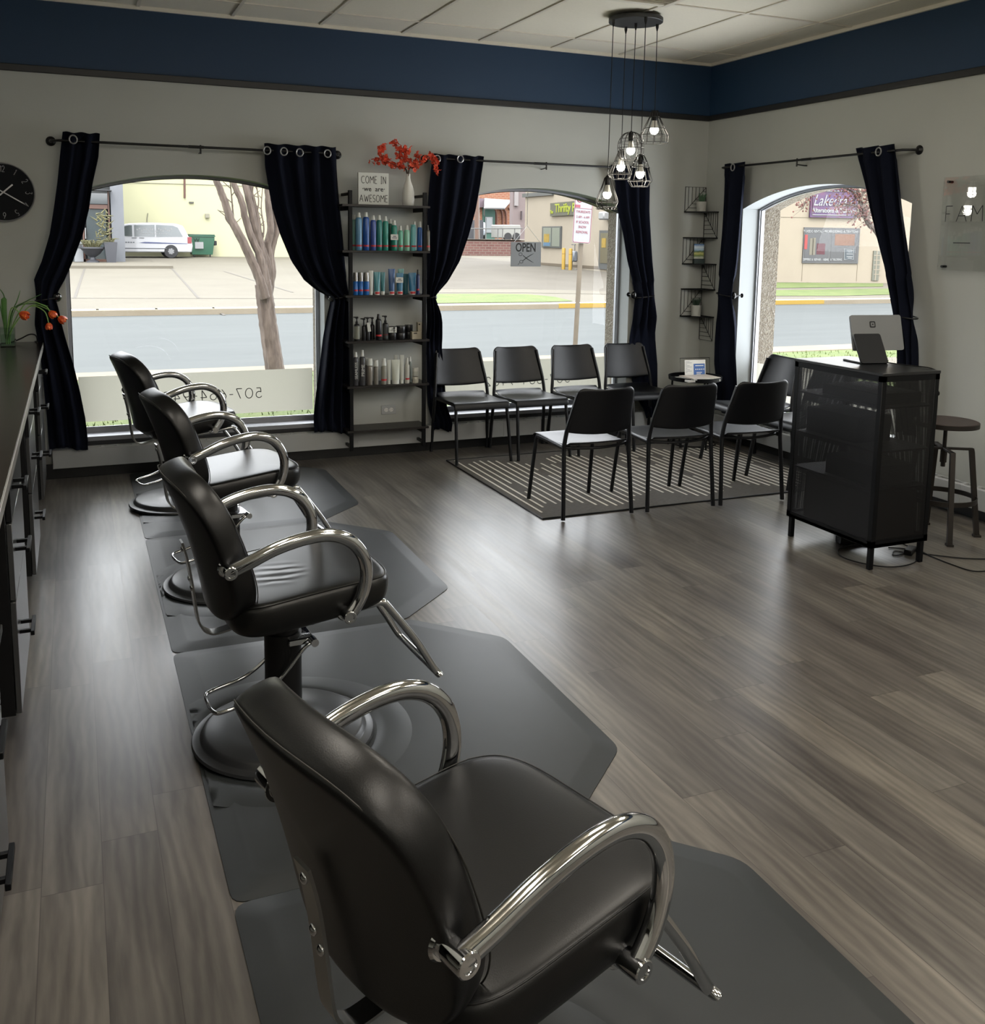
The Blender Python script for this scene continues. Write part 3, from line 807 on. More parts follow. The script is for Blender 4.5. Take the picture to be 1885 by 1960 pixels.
def tulip(label, stem, hd, scale=1.0, leaves=()):
    t = thing('tulip', label, 'flower', (VX, VY, CT), 0, 'orange tulips in the glass vase')
    S = cr(stem, 6); b = B(); b.tube(S, .0035, 7); obj('stem', b, M_STEM, t)
    end = S[-1]; d = Vector(hd).normalized()
    Mx = frame(end, d.orthogonal(), d.cross(d.orthogonal()))
    b = B()
    for k in range(6):
        rot = Matrix.Rotation(k*PI/3, 4, 'Z'); out = 1.0 if k % 2 else .86
        def pt(u, v, rot=rot, out=out):
            w = (.017*math.sin(PI*min(1, .12+v*.84))**.8)*(u*2-1)
            r = (.006+.018*math.sin(PI*(.05+.62*v)))*out
            return rot @ Vector((r - .10*abs(w)*abs(w)*20, w, v*.052))
        b.grid(lambda i, j: Mx @ (pt(i, j)*scale), 4, 6)
    obj('petals', b, M_TULIP, t, sub=1, sol=.0012)
    if leaves:
        b = B()
        for lf in leaves: leaf(b, lf, .016)
        obj('leaves', b, M_GREEN, t, sol=.001)
    return t
def m_tulip():
    t = NT('tulip_petal'); tc = t.add('ShaderNodeTexCoord'); n = t.noise(t.coord('Object', (60, 60, 12)), 3.0, 3.0)
    t.set(t.p, 'Base Color', t.ramp(n, [(.35, lin((196, 52, 26))), (.55, lin((226, 92, 34))), (.72, lin((244, 178, 60)))]))
    t.p.inputs['Roughness'].default_value = .45; return t.m
M_TULIP = m_tulip()
def loc(px, py, Y=None): p = onY(px, py, Y or VY); return (p.x-VX, p.y-VY, p.z-CT)
tulip('orange tulip leaning farthest right over the end of the worktop', [(.01, 0, .02), (.03, 0, .12), loc(60, 585), loc(95, 594), loc(112, 607)], (1, .0, -.75), 1.0,
      ([(.01, 0, .05), loc(30, 592), loc(62, 582), loc(92, 586)],))
tulip('orange tulip drooping just left of the rightmost bloom', [(.0, .01, .02), (.02, .01, .11), loc(50, 580, 6.76), loc(85, 585, 6.76), loc(95, 596, 6.76)], (.7, .1, -.8), .95,
      ([(0, 0, .05), loc(24, 596), loc(50, 578), loc(80, 563)],))
tulip('small red tulip hanging straight down at the right', [(.0, -.01, .02), (.02, -.01, .10), loc(55, 588, 6.74), loc(84, 595, 6.74), loc(93, 618, 6.74)], (0.05, 0, -1), .85,
      ([(-.01, 0, .05), loc(8, 590), loc(6, 565), loc(-6, 548)],))
tulip('orange tulip facing forward above the vase rim', [(-.01, 0, .02), (.0, -.01, .11), loc(22, 590, 6.73), loc(38, 599, 6.73)], (.9, -.3, -.5), 1.1,
      ([(0, 0, .05), loc(24, 600), loc(34, 575), loc(39, 556)], [(-.01, 0, .05), loc(2, 600), loc(-4, 575), loc(-14, 556)]))
b = B(); b.tube(cr([(-.49, 6.98, CT+.004), (-.40, 6.99, CT+.006), (-.335, 6.98, CT+.03), (-.28, 6.97, CT+.058), (-.243, 6.98, CT+.05), (-.236, 7.0, CT+.012), (-.25, 7.05, CT+.003)], 8), .0045, 8)
solo('desk_cable', b, M_BLACK, 'black cord looping across the worktop behind the tulip vase', 'cord')
# ------------------------------------------------------------------ curtain rods, curtains, holdbacks
def rod(label, right, u0, u1, z, brs):
    D = .095
    P = (lambda u, d, zz: Vector((XR-d, u, zz))) if right else (lambda u, d, zz: Vector((u, YB-d, zz)))
    t = thing('curtain_rod', label, 'curtain rod', (0, 0, 0), 0, 'black curtain rods above the windows')
    b = B()
    e = [P(u0, .012, z), P(u0+.015, .05, z), P(u0+.05, D, z), P(u1-.05, D, z), P(u1-.015, .05, z), P(u1, .012, z)]
    b.tube(cr([e[0], e[1], e[2]], 5)+cr([e[3], e[4], e[5]], 5), .0085, 12); m = (u0+u1)/2
    b.cyl(P(m-.10, D, z), P(m, D, z), .0105, 12)
    obj('pole', b, M_ROD, t)
    for u in (u0, u1):
        b = B(); b.lathe([(.002, 0), (.030, 0), (.031, .004), (.022, .009), (.012, .02), (.002, .02)], 24, M=frame(P(u, 0, z), *(((0, 1, 0), (0, 0, -1)) if right else ((1, 0, 0), (0, 0, 1))))); obj('wall_flange', b, M_ROD, t)
    for u in brs:
        b = B(); b.tube([P(u, .0, z-.035), P(u, .03, z-.035), P(u, D, z-.03)], .005, 8); b.cyl(P(u, D, z-.045), P(u, D, z+.014), .006, 8); obj('bracket', b, M_ROD, t)
    return t
ZR = 2.245
rod('black curtain rod over the left front window', False, -.10, 1.80, ZR, [.83])
rod('black curtain rod over the front window next to the corner', False, 2.47, 4.42, ZR, [3.45])
rod('black curtain rod on the right wall beside the clear sign', True, 4.80, 6.80, 2.262, [5.85])
def curtain(label, rows, right, folds, tie_y, grom, amp=.028, seedv=0, dd=.095, tuck=False):
    """rows: (pixel row, left edge, right edge) of the cloth measured on its hanging plane"""
    t = thing('curtain', label, 'curtain', (0, 0, 0), 0, 'navy blackout curtains')
    PL = (lambda x, y: onX(x, y, XR-dd)) if right else (lambda x, y: onY(x, y, YB-dd))
    R = []
    for y, xl, xr in rows:
        a, c = PL(xl, y), PL(xr, y); R.append(((a.y if right else a.x), (c.y if right else c.x), (a.z+c.z)/2))
    top, bot = R[0][2], R[-1][2]
    tie_z = PL((rows[0][1]+rows[0][2])/2, tie_y).z
    def at_z(z):
        for (a0, a1, z0), (b0, b1, z1) in zip(R[:-1], R[1:]):
            if z0 >= z >= z1:
                q = (z0-z)/max(1e-6, z0-z1); return a0*(1-q)+b0*q, a1*(1-q)+b1*q
        return R[-1][0], R[-1][1]
    rs = random.Random(seedv); ph = [rs.uniform(-.5, .5) for _ in range(6)]
    w0 = abs(R[0][1]-R[0][0])
    def f(i, j):
        z = top+(bot-top)*j; a0, a1 = at_z(z); w = abs(a1-a0)
        near = math.exp(-((z-tie_z)/.10)**2)
        A = amp*(min(1.3, .5+w0/max(w, .05)*.4))*(1-.45*near)
        if z > top-.05: A = amp*.8
        u = i+.012*math.sin(7*i+9*j+ph[0])
        d = A*math.sin(2*PI*folds*u+ph[1]*.3+1.2*math.sin(3*j+ph[2])*(.25 if j < .45 else .6)) + A*.22*math.sin(2*PI*folds*2.3*u+4*j+ph[3])*(j > .05)
        e = 1 if j > 0 else 0
        if z < tie_z: d += .025*math.sin(PI*min(1, (tie_z-z)/.5))*math.sin(PI*i)
        d -= .03*near*math.sin(PI*i)
        uu = a0+(a1-a0)*i; zz = z + (.006*math.sin(2*PI*folds*u) if j < .01 else 0) + .015*math.sin(5*i+ph[4])*j**6
        q_ = min(1, max(0, (.36-z)/.12)); dep = max(.014+.106*q_, min(.19, dd+.03*q_ - d))
        if tuck and z < 1.02: dep = dep + (min(dep, .016+.035*(dep/.19)) - dep)*min(1, (1.02-z)/.20)*(1-q_)
        return Vector((XR-dep, uu, zz)) if right else Vector((uu, YB-dep, zz))
    b = B(); b.grid(f, max(40, int(folds*16)), 70); obj('cloth', b, M_CURT, t, sol=.002, ang=180)
    for gx_, gy_ in grom:
        p = PL(gx_, gy_); c = B(); ax = 1 if right else 0
        pts = []
        for k in range(20):
            a = 2*PI*k/20; r = .026
            pts.append(Vector((XR-dd-.045+.0, p.y+r*math.cos(a)*.9, p.z+r*math.sin(a))) if right else Vector((p.x+r*math.cos(a)*.9, YB-dd-.045, p.z+r*math.sin(a))))
        c.tube(pts, .0045, 8, closed=True); obj('grommet', c, M_SILV, t)
    # tie band
    z = tie_z; a0, a1 = at_z(z); lo, hi = min(a0, a1)-.006, max(a0, a1)+.006; c = B(); pts = []
    for k in range(24):
        a = 2*PI*k/24; u = (lo+hi)/2+(hi-lo)/2*math.cos(a); dp = dd-.015+.065*math.sin(a)*.9; dp = max(.012, dp)
        pts.append(Vector((XR-dp, u, z+.01*math.cos(a))) if right else Vector((u, YB-dp, z+.01*math.cos(a))))
    c.tube(pts, .005, 8, closed=True); obj('tie_band', c, M_ROD, t)
    return t
curtain('navy curtain at the far left, beside the wall clock', [(254, 120, 191), (300, 115, 188), (350, 110, 177), (400, 103, 170), (450, 95, 158), (500, 80, 139), (535, 65, 124), (556, 68, 112), (572, 69, 106), (590, 68, 112), (620, 66, 118), (650, 72, 126), (700, 80, 141), (750, 85, 153), (800, 90, 163), (840, 93, 168), (858, 95, 168)], False, 2.5, 572, [(140, 268)], .03, 1)
curtain('navy curtain hanging between the left window and the product shelf', [(278, 506, 643), (320, 508, 645), (350, 513, 647), (400, 522, 651), (450, 537, 656), (500, 558, 660), (535, 582, 664), (555, 606, 667), (570, 634, 669), (585, 632, 669), (600, 629, 670), (650, 620, 671), (700, 614, 672), (750, 607, 673), (800, 601, 674), (826, 600, 674)], False, 4, 570, [(509, 289), (541, 291), (571, 293), (624, 295)], .032, 2)
curtain('navy curtain right of the product shelf behind the first waiting chair', [(297, 828, 926), (350, 823, 919), (400, 820, 910), (450, 819, 897), (500, 819, 880), (535, 818, 860), (555, 817, 842), (568, 817, 832), (585, 818, 838), (600, 819, 843), (650, 820, 849), (700, 822, 853), (750, 823, 857), (800, 826, 862), (822, 828, 860)], False, 3.5, 568, [(833, 305), (877, 305)], .030, 3, .095, True)
curtain('navy curtain right of the second front window, behind the wire pendant lights', [(318, 1168, 1243), (350, 1178, 1243), (400, 1183, 1242), (450, 1195, 1244), (500, 1203, 1246), (540, 1213, 1249), (568, 1217, 1251), (600, 1215, 1255), (650, 1212, 1262), (700, 1213, 1266), (750, 1222, 1266), (798, 1234, 1262)], False, 3, 568, [], .032, 4, .095, True)
curtain('narrow navy curtain beside the corner wire shelf', [(312, 1386, 1429), (350, 1384, 1427), (400, 1381, 1423), (450, 1378, 1419), (500, 1374, 1414), (540, 1372, 1408), (566, 1372, 1403), (590, 1370, 1407), (620, 1367, 1410), (660, 1365, 1411), (700, 1365, 1413), (740, 1370, 1414), (790, 1374, 1410)], True, 1.6, 566, [(1411, 321)], .032, 5, .10)
curtain('navy curtain on the right wall behind the payment terminal', [(280, 1637, 1712), (310, 1643, 1716), (350, 1652, 1720), (400, 1661, 1725), (450, 1673, 1731), (500, 1686, 1737), (550, 1700, 1743), (600, 1711, 1748), (650, 1716, 1749), (700, 1716, 1750), (760, 1712, 1752), (830, 1712, 1750)], True, 2.5, 600, [(1691, 291)], .032, 6, .10)
def holdback(label, p, right):
    t = thing('curtain_holdback', label, 'curtain holdback', tuple(p), 0, 'round black curtain holdbacks')
    ax = ((0, 1, 0), (0, 0, -1)) if right else ((1, 0, 0), (0, 0, 1))
    d = .105
    b = B(); b.lathe([(.002, -.0), (.006, 0), (.006, d-.03), (.002, d-.03)], 12, M=frame((0, 0, 0), *ax)); b.lathe([(.002, 0), (.018, 0), (.018, .004), (.002, .005)], 20, M=frame((0, 0, 0), *ax)); obj('post', b, M_ROD, t)
    b = B(); b.lathe([(.002, d-.032), (.012, d-.03), (.028, d-.024), (.031, d-.012), (.024, d), (.010, d+.005), (.002, d+.006)], 24, M=frame((0, 0, 0), *ax)); obj('knob', b, mat('gloss_black', (12, 12, 13), .12), t)
HB = [('round black holdback at the far left curtain', 108, 569, False), ('round black holdback left of the product shelf', 638, 570, False), ('round black holdback right of the product shelf', 830, 569, False),
      ('round black holdback mostly hidden behind the curtain by the pendant lights', 1215, 565, False), ('round black holdback beside the corner wire shelf', 1400, 566, True)]
for lb, x, y, rt in HB:
    p = onX(x, y, XR-.105) if rt else onY(x, y, YB-.105)
    holdback(lb, (XR, p.y, p.z) if rt else (p.x, YB, p.z), rt)
# ------------------------------------------------------------------ pendant light
PC = onZ(1217, 35, ZC); PCX, PCY = PC.x, PC.y
t = thing('pendant_light', 'black five-lamp pendant light with wire cages hanging near the corner', 'pendant light', (PCX, PCY, ZC))
b = B(); b.lathe([(.002, 0), (.176, 0), (.180, -.003), (.180, -.026), (.176, -.029), (.002, -.030)], 64); obj('canopy', b, mat('canopy_grey', (44, 44, 46), .5), t, ang=30)
def rad_cage(b, prof, ribs, rings, r=.0022, wav=0):
    for k in range(ribs):
        a = 2*PI*k/ribs; b.tube(cr([(rr*math.cos(a), rr*math.sin(a), z) for rr, z in prof], 4), r, 5)
    for rr, z in rings: b.tube([(rr*math.cos(2*PI*k/32), rr*math.sin(2*PI*k/32), z) for k in range(32)], r, 5, closed=True)
def facet_cage(b, levels, ribs, r=.0024):
    for k in range(ribs):
        a = 2*PI*k/ribs; b.tube([(rr*math.cos(a), rr*math.sin(a), z) for rr, z in levels], r, 5)
    for rr, z in levels[1:]: b.tube([(rr*math.cos(2*PI*k/ribs), rr*math.sin(2*PI*k/ribs), z) for k in range(ribs)], r, 5, closed=True)
LMP = [(1162, 372, 'flare'), (1188, 320, 'diamond'), (1207, 288, 'drum'), (1225, 333, 'trap'), (1252, 249, 'bell')]
ang_c = [200, 265, 330, 20, 110]
tops = [(1174, 38), (1198, 52), (1217, 45), (1236, 33), (1258, 47)]
for k, (lx, ly, ty) in enumerate(LMP):
    P_ = onY(lx, ly, PCY + [.02, -.05, .0, .04, -.04][k]); q = onZ(tops[k][0], tops[k][1], ZC-.03); P_ = onY(lx, ly, q.y)
    x, y = P_.x-PCX, P_.y-PCY; zb = P_.z-ZC        # bulb centre
    x0, y0 = q.x-PCX, q.y-PCY
    ztop = zb+.115
    b = B(); b.tube([(x0, y0, -.03), (x, y, ztop)], .0028, 7); b.lathe([(.010, 0), (.010, -.02), (.004, -.045)], 12, (x0, y0, -.028)); obj('cord', b, M_BLACK, t)
    cg = B()
    if ty == 'flare': rad_cage(cg, [(.020, .11), (.035, .06), (.052, .02), (.070, -.03), (.073, -.055), (.060, -.085), (.052, -.10)], 12, [(.020, .11), (.060, -.085), (.073, -.052)]); cg.tube([((.060+.012*math.cos(12*2*PI*i/96))*math.cos(2*PI*i/96), (.060+.012*math.cos(12*2*PI*i/96))*math.sin(2*PI*i/96), -.095-.006*math.sin(12*2*PI*i/96)) for i in range(96)], .002, 5, closed=True)
    elif ty == 'diamond': facet_cage(cg, [(.018, .11), (.045, .04), (.078, -.045), (.058, -.082)], 10); rad_cage(cg, [(.018, .11), (.020, .08)], 6, [(.018, .11)])
    elif ty == 'drum': rad_cage(cg, [(.022, .12), (.055, .105), (.082, .06), (.087, .0), (.078, -.05), (.060, -.062)], 12, [(.022, .12), (.078, .075), (.087, .05), (.089, .015), (.060, -.062)])
    elif ty == 'trap': facet_cage(cg, [(.030, .108), (.046, .075), (.055, .045), (.082, -.045), (.056, -.082)], 8); rad_cage(cg, [(.018, .125), (.030, .108)], 8, [(.018, .125)])
    else: facet_cage(cg, [(.020, .13), (.035, .085), (.072, .01), (.098, -.035), (.096, -.085)], 12)
    cg.xf(Matrix.Translation((x, y, zb))); cage = obj('wire_cage', cg, mat('cage_wire', (52, 51, 49), .4, .6), t)
    sk = B(); sk.lathe([(.002, .062), (.016, .062), (.019, .066), (.019, .112), (.012, .122), (.004, .130)], 20, (x, y, zb)); obj('socket', sk, M_BLACK, cage)
    sk = B(); sk.lathe([(.0145, .066), (.016, .05), (.022, .028), (.026, .014)], 20, (x, y, zb), caps=False); obj('bulb_neck', sk, mat('bulb_collar', (225, 222, 212), .4), cage)
    sk = B(); sk.lathe([(.002, -.030), (.012, -.028), (.023, -.018), (.029, -.002), (.028, .010), (.025, .016), (.002, .016)], 20, (x, y, zb)); obj('bulb', sk, M_BULB, cage)
    for ly_, e_ in ((0, 0),):
        ld = bpy.data.lights.new('bulb_light', 'POINT'); ld.energy = 2.2; ld.color = (1, .93, .80); ld.shadow_soft_size = .03
        lo_ = bpy.data.objects.new('bulb_light', ld); COL.objects.link(lo_); lo_.location = (PCX+x, PCY+y, ZC+zb-.036)
# ------------------------------------------------------------------ OPEN sign on its cord, in the second window
ys = YB+WT-.055
t = thing('open_sign', 'grey OPEN sign with scissors hanging in the second front window', 'sign', (0, 0, 0))
a0, a1, z1, z0 = 3.263, 3.535, 1.635, 1.437
b = B(); b.box(a0, ys-.004, z0, a1, ys, z1, .0015); obj('board', b, mat('sign_grey', (138, 142, 146), .5), t)
Ms = frame(((a0+a1)/2-.004, ys-.0047, z1-.048), (1, 0, 0), (0, 0, 1))
M_INK = mat('black_ink', (14, 15, 18), .5)
text_obj('open_lettering', 'OPEN', .098, M_INK, t, Ms, .0006, sx=.72, off=.0018)
b = B(); sc = (a0+a1)/2; cz = 1.505; yy = ys-.0048
def S2(x, z): return Vector((sc+x, yy, cz+z))
for sgn in (1, -1):
    b.tube([S2(-.028, .022*sgn), S2(0, 0), S2(.045, -.026*sgn), S2(.070, -.038*sgn)], [.0028, .0035, .003, .0008], 6, flat=.3, up=(0, 1, 0))
    b.tube([S2(-.046+.015*math.cos(2*PI*k/16)-.004*sgn, .030*sgn+.012*math.sin(2*PI*k/16)) for k in range(16)], .002, 6, closed=True, flat=.4, up=(0, 1, 0))
b.tube([S2(-.058, -.040), S2(-.068, -.050), S2(-.072, -.056)], .0016, 5)
obj('scissors_picture', b, M_INK, t)
b = B(); ap = (3.405, 1.765)
b.tube([(ap[0], ys-.002, ap[1]), (a0+.03, ys-.002, z1)], .0015, 5); b.tube([(ap[0], ys-.002, ap[1]), (a1-.012, ys-.002, z1)], .0015, 5)
z = ap[1]; k = 0
while z < 2.045:
    b.tube([(ap[0]+.003*math.cos(2*PI*i/8)*(1 if k % 2 else .2), ys-.002+.003*math.cos(2*PI*i/8)*(.2 if k % 2 else 1), z+.008+.009*math.sin(2*PI*i/8)) for i in range(8)], .0011, 4, closed=True); z += .0145; k += 1
obj('hanging_chain', b, M_STEEL, t)
# ------------------------------------------------------------------ product shelf
SF, SB = 6.85, 7.09
SX0, SX1 = 1.80, 2.43
t = thing('product_shelf', 'tall black metal and dark wood ladder shelf full of hair products', 'shelf', (0, 0, 0))
for x in (1.832, 2.393):
    b = B(); b.box(x-.0135, SF+.003, .092, x+.0135, SF+.028, 1.985, .002); obj('post', b, M_BMETAL, t)
    b = B()
    for z in (.12, 1.96): b.box(x-.010, SF+.028, z-.010, x+.010, YB-.012, z+.010, .001)
    obj('wall_tie', b, M_BMETAL, t)
SZ = [.243, .573, .905, 1.238, 1.560, 1.888]
def szx(z, x): return z
for z in SZ:
    b = B(); b.box(SX0-(.03 if z > 1.4 else 0), SF-.001, z-.016, SX1, SB-.005, z, .001); s_ = obj('shelf_board', b, M_WOODK, t)
    b = B()
    for x in (1.832, 2.393): b.box(x-.016, SF+.002, z-.045, x-.010, SB, z-.016)
    obj('shelf_bracket', b, M_BMETAL, s_)
def shp(px, rowz, dy=.0):
    """point on a shelf board for a picture column"""
    p = onZ(px, 400, rowz) if False else None
    Y = SF+.055+dy
    zz = onY(px, 450, Y)
    # column of the picture at this height
    y = 300
    for _ in range(12):
        q = onY(px, y, Y); y += (q.z-rowz)*FPX/7.4
    return q.x, Y
def topz(px, py, Y): return onY(px, py, Y).z
C_ = lambda *c: c
def pm(name, c, **k): return mat('product_'+name, c, **k)
P_WH = pm('white', (206, 208, 202), rough=.35); P_RED = pm('red', (190, 40, 48), rough=.5); P_BK = pm('black', (16, 16, 18), rough=.35)
P_SIL = pm('silver', (150, 148, 144), rough=.25, metal=.8)
def band(b, r, z0, z1, mi, seg=20, x=0, y=0): b.lathe([(r+.0004, z0), (r+.0004, z1)], seg, (x, y, 0), mi, caps=False)
def can(label, px, ytop, row, col, r=.0215, dy=0.0, cap=P_WH, caph=.032, capr=.5, group='aerosol cans on the second shelf from the top', strip=True, metal=0.0, name='spray_can', txt=None, cat='spray can', shoulder=.018):
    z = SZ[row]; x, y = shp(px, z, dy); h = topz(px, ytop, y)-z
    t = thing(name, label, cat, (x, y, z), 0, group); body = h-caph
    m = pm('c%d_%d_%d' % col, col, rough=.28, metal=metal)
    b = B(); b.lathe([(.002, 0), (r*.95, 0), (r, .003), (r, body-shoulder), (r*.86, body-shoulder*.4), (r*.5, body-.0), (.002, body)], 24); obj('can_body', b, m, t, ang=50)
    b = B(); rc = r*capr if capr < .9 else r*.98
    b.lathe([(.002, body-.002), (rc*1.25 if capr < .9 else rc, body-.002), (rc*1.2 if capr < .9 else rc, body+caph*.35), (rc, body+caph*.5), (rc*.9, h), (.002, h)], 16); obj('cap', b, cap, t)
    if strip:
        b = B(); band(b, r, .028, .040, 0); bm = b.bm; bmesh.ops.delete(bm, geom=[v for v in bm.verts if v.co.y > -.006], context='VERTS'); obj('red_mark', b, P_RED, t)
    if txt:
        M_ = Matrix.Translation((0, -r-.0004, body*.52)) @ frame((0, 0, 0), (0, 0, 1), (-1, 0, 0))
        text_obj('lettering', txt, r*1.5, P_WH, t, M_, .0003)
    return t
G1 = 'spray cans on the second shelf from the top'
can('pale green spray can half hidden behind the left shelf post', 678.5, 411, 4, (120, 170, 160), group=G1, dy=.06)
can('light blue spray can, first in front on the left', 686.7, 407, 4, (96, 142, 176), r=.0235, group=G1)
can('dark blue spray can second from the left post', 700.6, 406, 4, (28, 78, 150), r=.0235, group=G1)
can('indigo spray can left of the two tall teal ones', 714.3, 412, 4, (60, 84, 152), r=.021, group=G1)
can('dark teal spray can right beside the indigo one', 725.8, 412, 4, (28, 116, 112), r=.0205, group=G1)
can('teal green spray can left of the gap', 737.6, 414, 4, (40, 132, 118), r=.0215, group=G1)
can('dark green spray can behind, in the gap of the row', 746.5, 419, 4, (24, 86, 72), r=.018, group=G1, dy=.07)
can('green spray can carrying a white price card', 754, 422, 4, (34, 124, 108), r=.0225, group=G1)
can('short mint spray can right of the price card', 766.3, 432, 4, (104, 176, 152), r=.0185, group=G1)
can('pale mint spray can with a dome top', 778.5, 431, 4, (140, 196, 172), r=.022, group=G1)
can('pale aqua bottle with a flat top', 790.4, 430, 4, (112, 180, 184), r=.019, group=G1, caph=.006, capr=.95, cap=pm('aqua', (112, 180, 184)))
can('white-topped pump bottle behind the pale aqua one', 793, 424, 4, (150, 190, 190), r=.016, group=G1, dy=.07)
can('royal blue pump bottle near the right post', 803, 424, 4, (40, 96, 166), r=.0185, group=G1, caph=.04)
can('olive brown spray can just right of the right shelf post', 818, 431, 4, (92, 88, 76), r=.0185, group=G1, cap=P_BK)
def card(label, px, py, row, w=.058, h=.040, dy=-.028):
    z = SZ[row]; x, y = shp(px, z, dy); zc = topz(px, py, y)
    t = thing('price_card', label, 'price card', (x, y, zc), 0, 'white price cards clipped to products')
    b = B(); b.box(-w/2, -.0006, -h/2, w/2, .0006, h/2, .0002); obj('card', b, P_WH, t)
    b = B(); b.box(-w*.2, -.0012, .004, w*.22, -.0006, .009); b.box(-w*.32, -.0012, -.007, w*.34, -.0006, -.003); obj('print', b, M_INK, t, smooth=False)
card('white price card on the green spray can', 755, 454, 4)
# second row: foams and tubes
G2 = 'hair foams and tubes on the third shelf from the top'
for lb, px, r in (('blue foam bottle with silver cap against the left post', 680.5, .0175), ('blue foam bottle with silver cap, middle of three', 690, .019), ('blue foam bottle with silver cap next to the white tube', 701, .021)):
    can(lb, px, 521.5, 3, (28, 98, 172), r=r, cap=P_SIL, caph=.062, capr=.95, group=G2, name='foam_bottle', cat='bottle', shoulder=.004)
def tube_(label, px, ytop, row, col, w=.05, dy=0.0, cap=P_WH, caph=.026, group=G2, mark=True, name='cream_tube', tip=None):
    z = SZ[row]; x, y = shp(px, z, dy); h = topz(px, ytop, y)-z
    t = thing(name, label, 'tube', (x, y, z), 0, group); rings = []
    r0 = w*.40
    for k in range(9):
        q = k/8; zz = caph+(h-caph)*q; rx_ = r0*(1-q)+w*.5*q; ry_ = r0*(1-q)**.7*.9+.0012
        rings.append([Vector((rx_*math.cos(2*PI*i/20), ry_*math.sin(2*PI*i/20), zz)) for i in range(20)])
    b = B(); b.loft(rings); obj('tube_body', b, pm('c%d_%d_%d' % col, col, rough=.3), t)
    b = B(); b.lathe([(.002, 0), (r0*.98, 0), (r0*1.0, caph), (.002, caph)], 20); cp = obj('cap', b, cap, t)
    if mark:
        b = B(); band(b, r0, caph*.25, caph*.85, 0); bmesh.ops.delete(b.bm, geom=[v for v in b.bm.verts if v.co.y > -r0*.35], context='VERTS'); obj('red_mark', b, P_RED, cp)
    return t
tube_('white creased tube right of the silver-capped bottles', 709.6, 518, 3, (196, 198, 190), w=.036, mark=False)
tube_('pale teal see-through tube with red label on its cap', 721.5, 520.5, 3, (62, 130, 140), w=.050)
tube_('narrow teal tube with plain white cap', 732.5, 521, 3, (44, 110, 118), w=.036, mark=False)
tube_('tall blue and silver tube in the middle', 749.5, 514.5, 3, (44, 82, 132), w=.052)
tube_('mint tube standing behind the price-card tube', 767, 514.5, 3, (96, 152, 148), w=.046, dy=.07, mark=False)
tube_('blue tube carrying a white price card', 765, 522.5, 3, (30, 104, 140), w=.055)
tube_('dark teal tube behind, right of the price card', 776.5, 524, 3, (22, 88, 98), w=.045, dy=.05, cap=pm('c22_88_98', (22, 88, 98)), mark=False)
tube_('wide blue tube with white cap on the right', 789, 522, 3, (34, 110, 150), w=.060)
can('dark navy spray bottle beside the right post', 799.5, 516, 3, (24, 40, 92), r=.013, dy=.02, cap=P_BK, group=G2, name='spray_bottle', cat='bottle')
card('white price card on the blue tube', 764.5, 536, 3)
# third row: black bottles, jars and boxes
G3 = 'black styling products on the fourth shelf from the top'
def pump(label, px, ytop, r=.019, dy=0.0, lab=None, mark=False, col=(18, 18, 20), low=0.0):
    z = SZ[2]; x, y = shp(px, z, dy); h = topz(px, ytop, y)-z
    t = thing('pump_bottle', label, 'bottle', (x, y, z), 0, G3); bh = h-.06
    b = B(); b.lathe([(.002, 0), (r*.96, 0), (r, .003), (r, bh-.008), (r*.8, bh), (r*.4, bh+.004), (.002, bh+.004)], 24); obj('bottle_body', b, pm('c%d_%d_%d' % col, col, rough=.35), t)
    b = B(); b.lathe([(.002, bh+.003), (r*.45, bh+.003), (r*.45, bh+.02), (.006, bh+.022), (.005, h-.016), (.002, h-.016)], 14)
    b.box(-.010, -.009, h-.018, .010, .009, h-.004, .003); b.box(-.026, -.005, h-.012, -.004, .005, h-.004, .002); obj('pump_head', b, P_BK, t)
    if lab:
        b = B(); band(b, r, .012, bh-.014, 0, 24); obj('label', b, pm('c%d_%d_%d' % lab, lab, rough=.5), t)
    if mark:
        b = B(); band(b, r, .034, .044, 0, 24); bmesh.ops.delete(b.bm, geom=[v for v in b.bm.verts if v.co.y > -.008], context='VERTS'); obj('red_mark', b, P_RED, t)
    return t
pump('pump bottle with grey-green label against the left post', 683, 605, .0215, lab=(128, 130, 118))
pump('black pump bottle second from the left post', 696.5, 608, .0155)
pump('black pump bottle hung with a white swing tag', 703.5, 606, .0185)
pump('black pump bottle left of the tall black can', 712.5, 606, .0175, dy=.05)
can('tallest black spray can with a red dot', 724.5, 601, 2, (20, 20, 24), r=.0225, cap=P_BK, group=G3, caph=.034)
pump('black pump bottle with grey label and red dot', 737.5, 603, .0215, lab=(54, 56, 58), mark=True)
b = B(); x, y = shp(706, SZ[2], -.022); z = topz(706, 626, y); b.box(x-.012, y-.001, z-.034, x+.012, y+.001, z+.034, .0005, M=Matrix.Translation((x, y, z)) @ Matrix.Rotation(-.15, 4, 'Y') @ Matrix.Translation((-x, -y, -z)))
solo('swing_tag', b, P_WH, 'white swing tag hanging on a black pump bottle', 'tag')
def jar(label, px, row, r, h, z_off=0.0, dy=0.0, col=(18, 18, 21), group=G3, lidc=None, cup=None):
    z = SZ[row]+z_off; x, y = shp(px, SZ[row], dy)
    t = thing('jar', label, 'jar', (x, y, z), 0, group); m = pm('c%d_%d_%d' % col, col, rough=.35)
    b = B(); b.lathe([(.002, 0), (r*.96, 0), (r, .003), (r, h*.55), (.002, h*.55)], 28); obj('jar_body', b, m, t)
    b = B(); b.lathe([(.002, h*.57), (r*1.02, h*.57), (r*1.02, h-.002), (r*.98, h), (.002, h)], 28); obj('lid', b, pm('c%d_%d_%d' % lidc, lidc, rough=.35) if lidc else m, t)
    return t
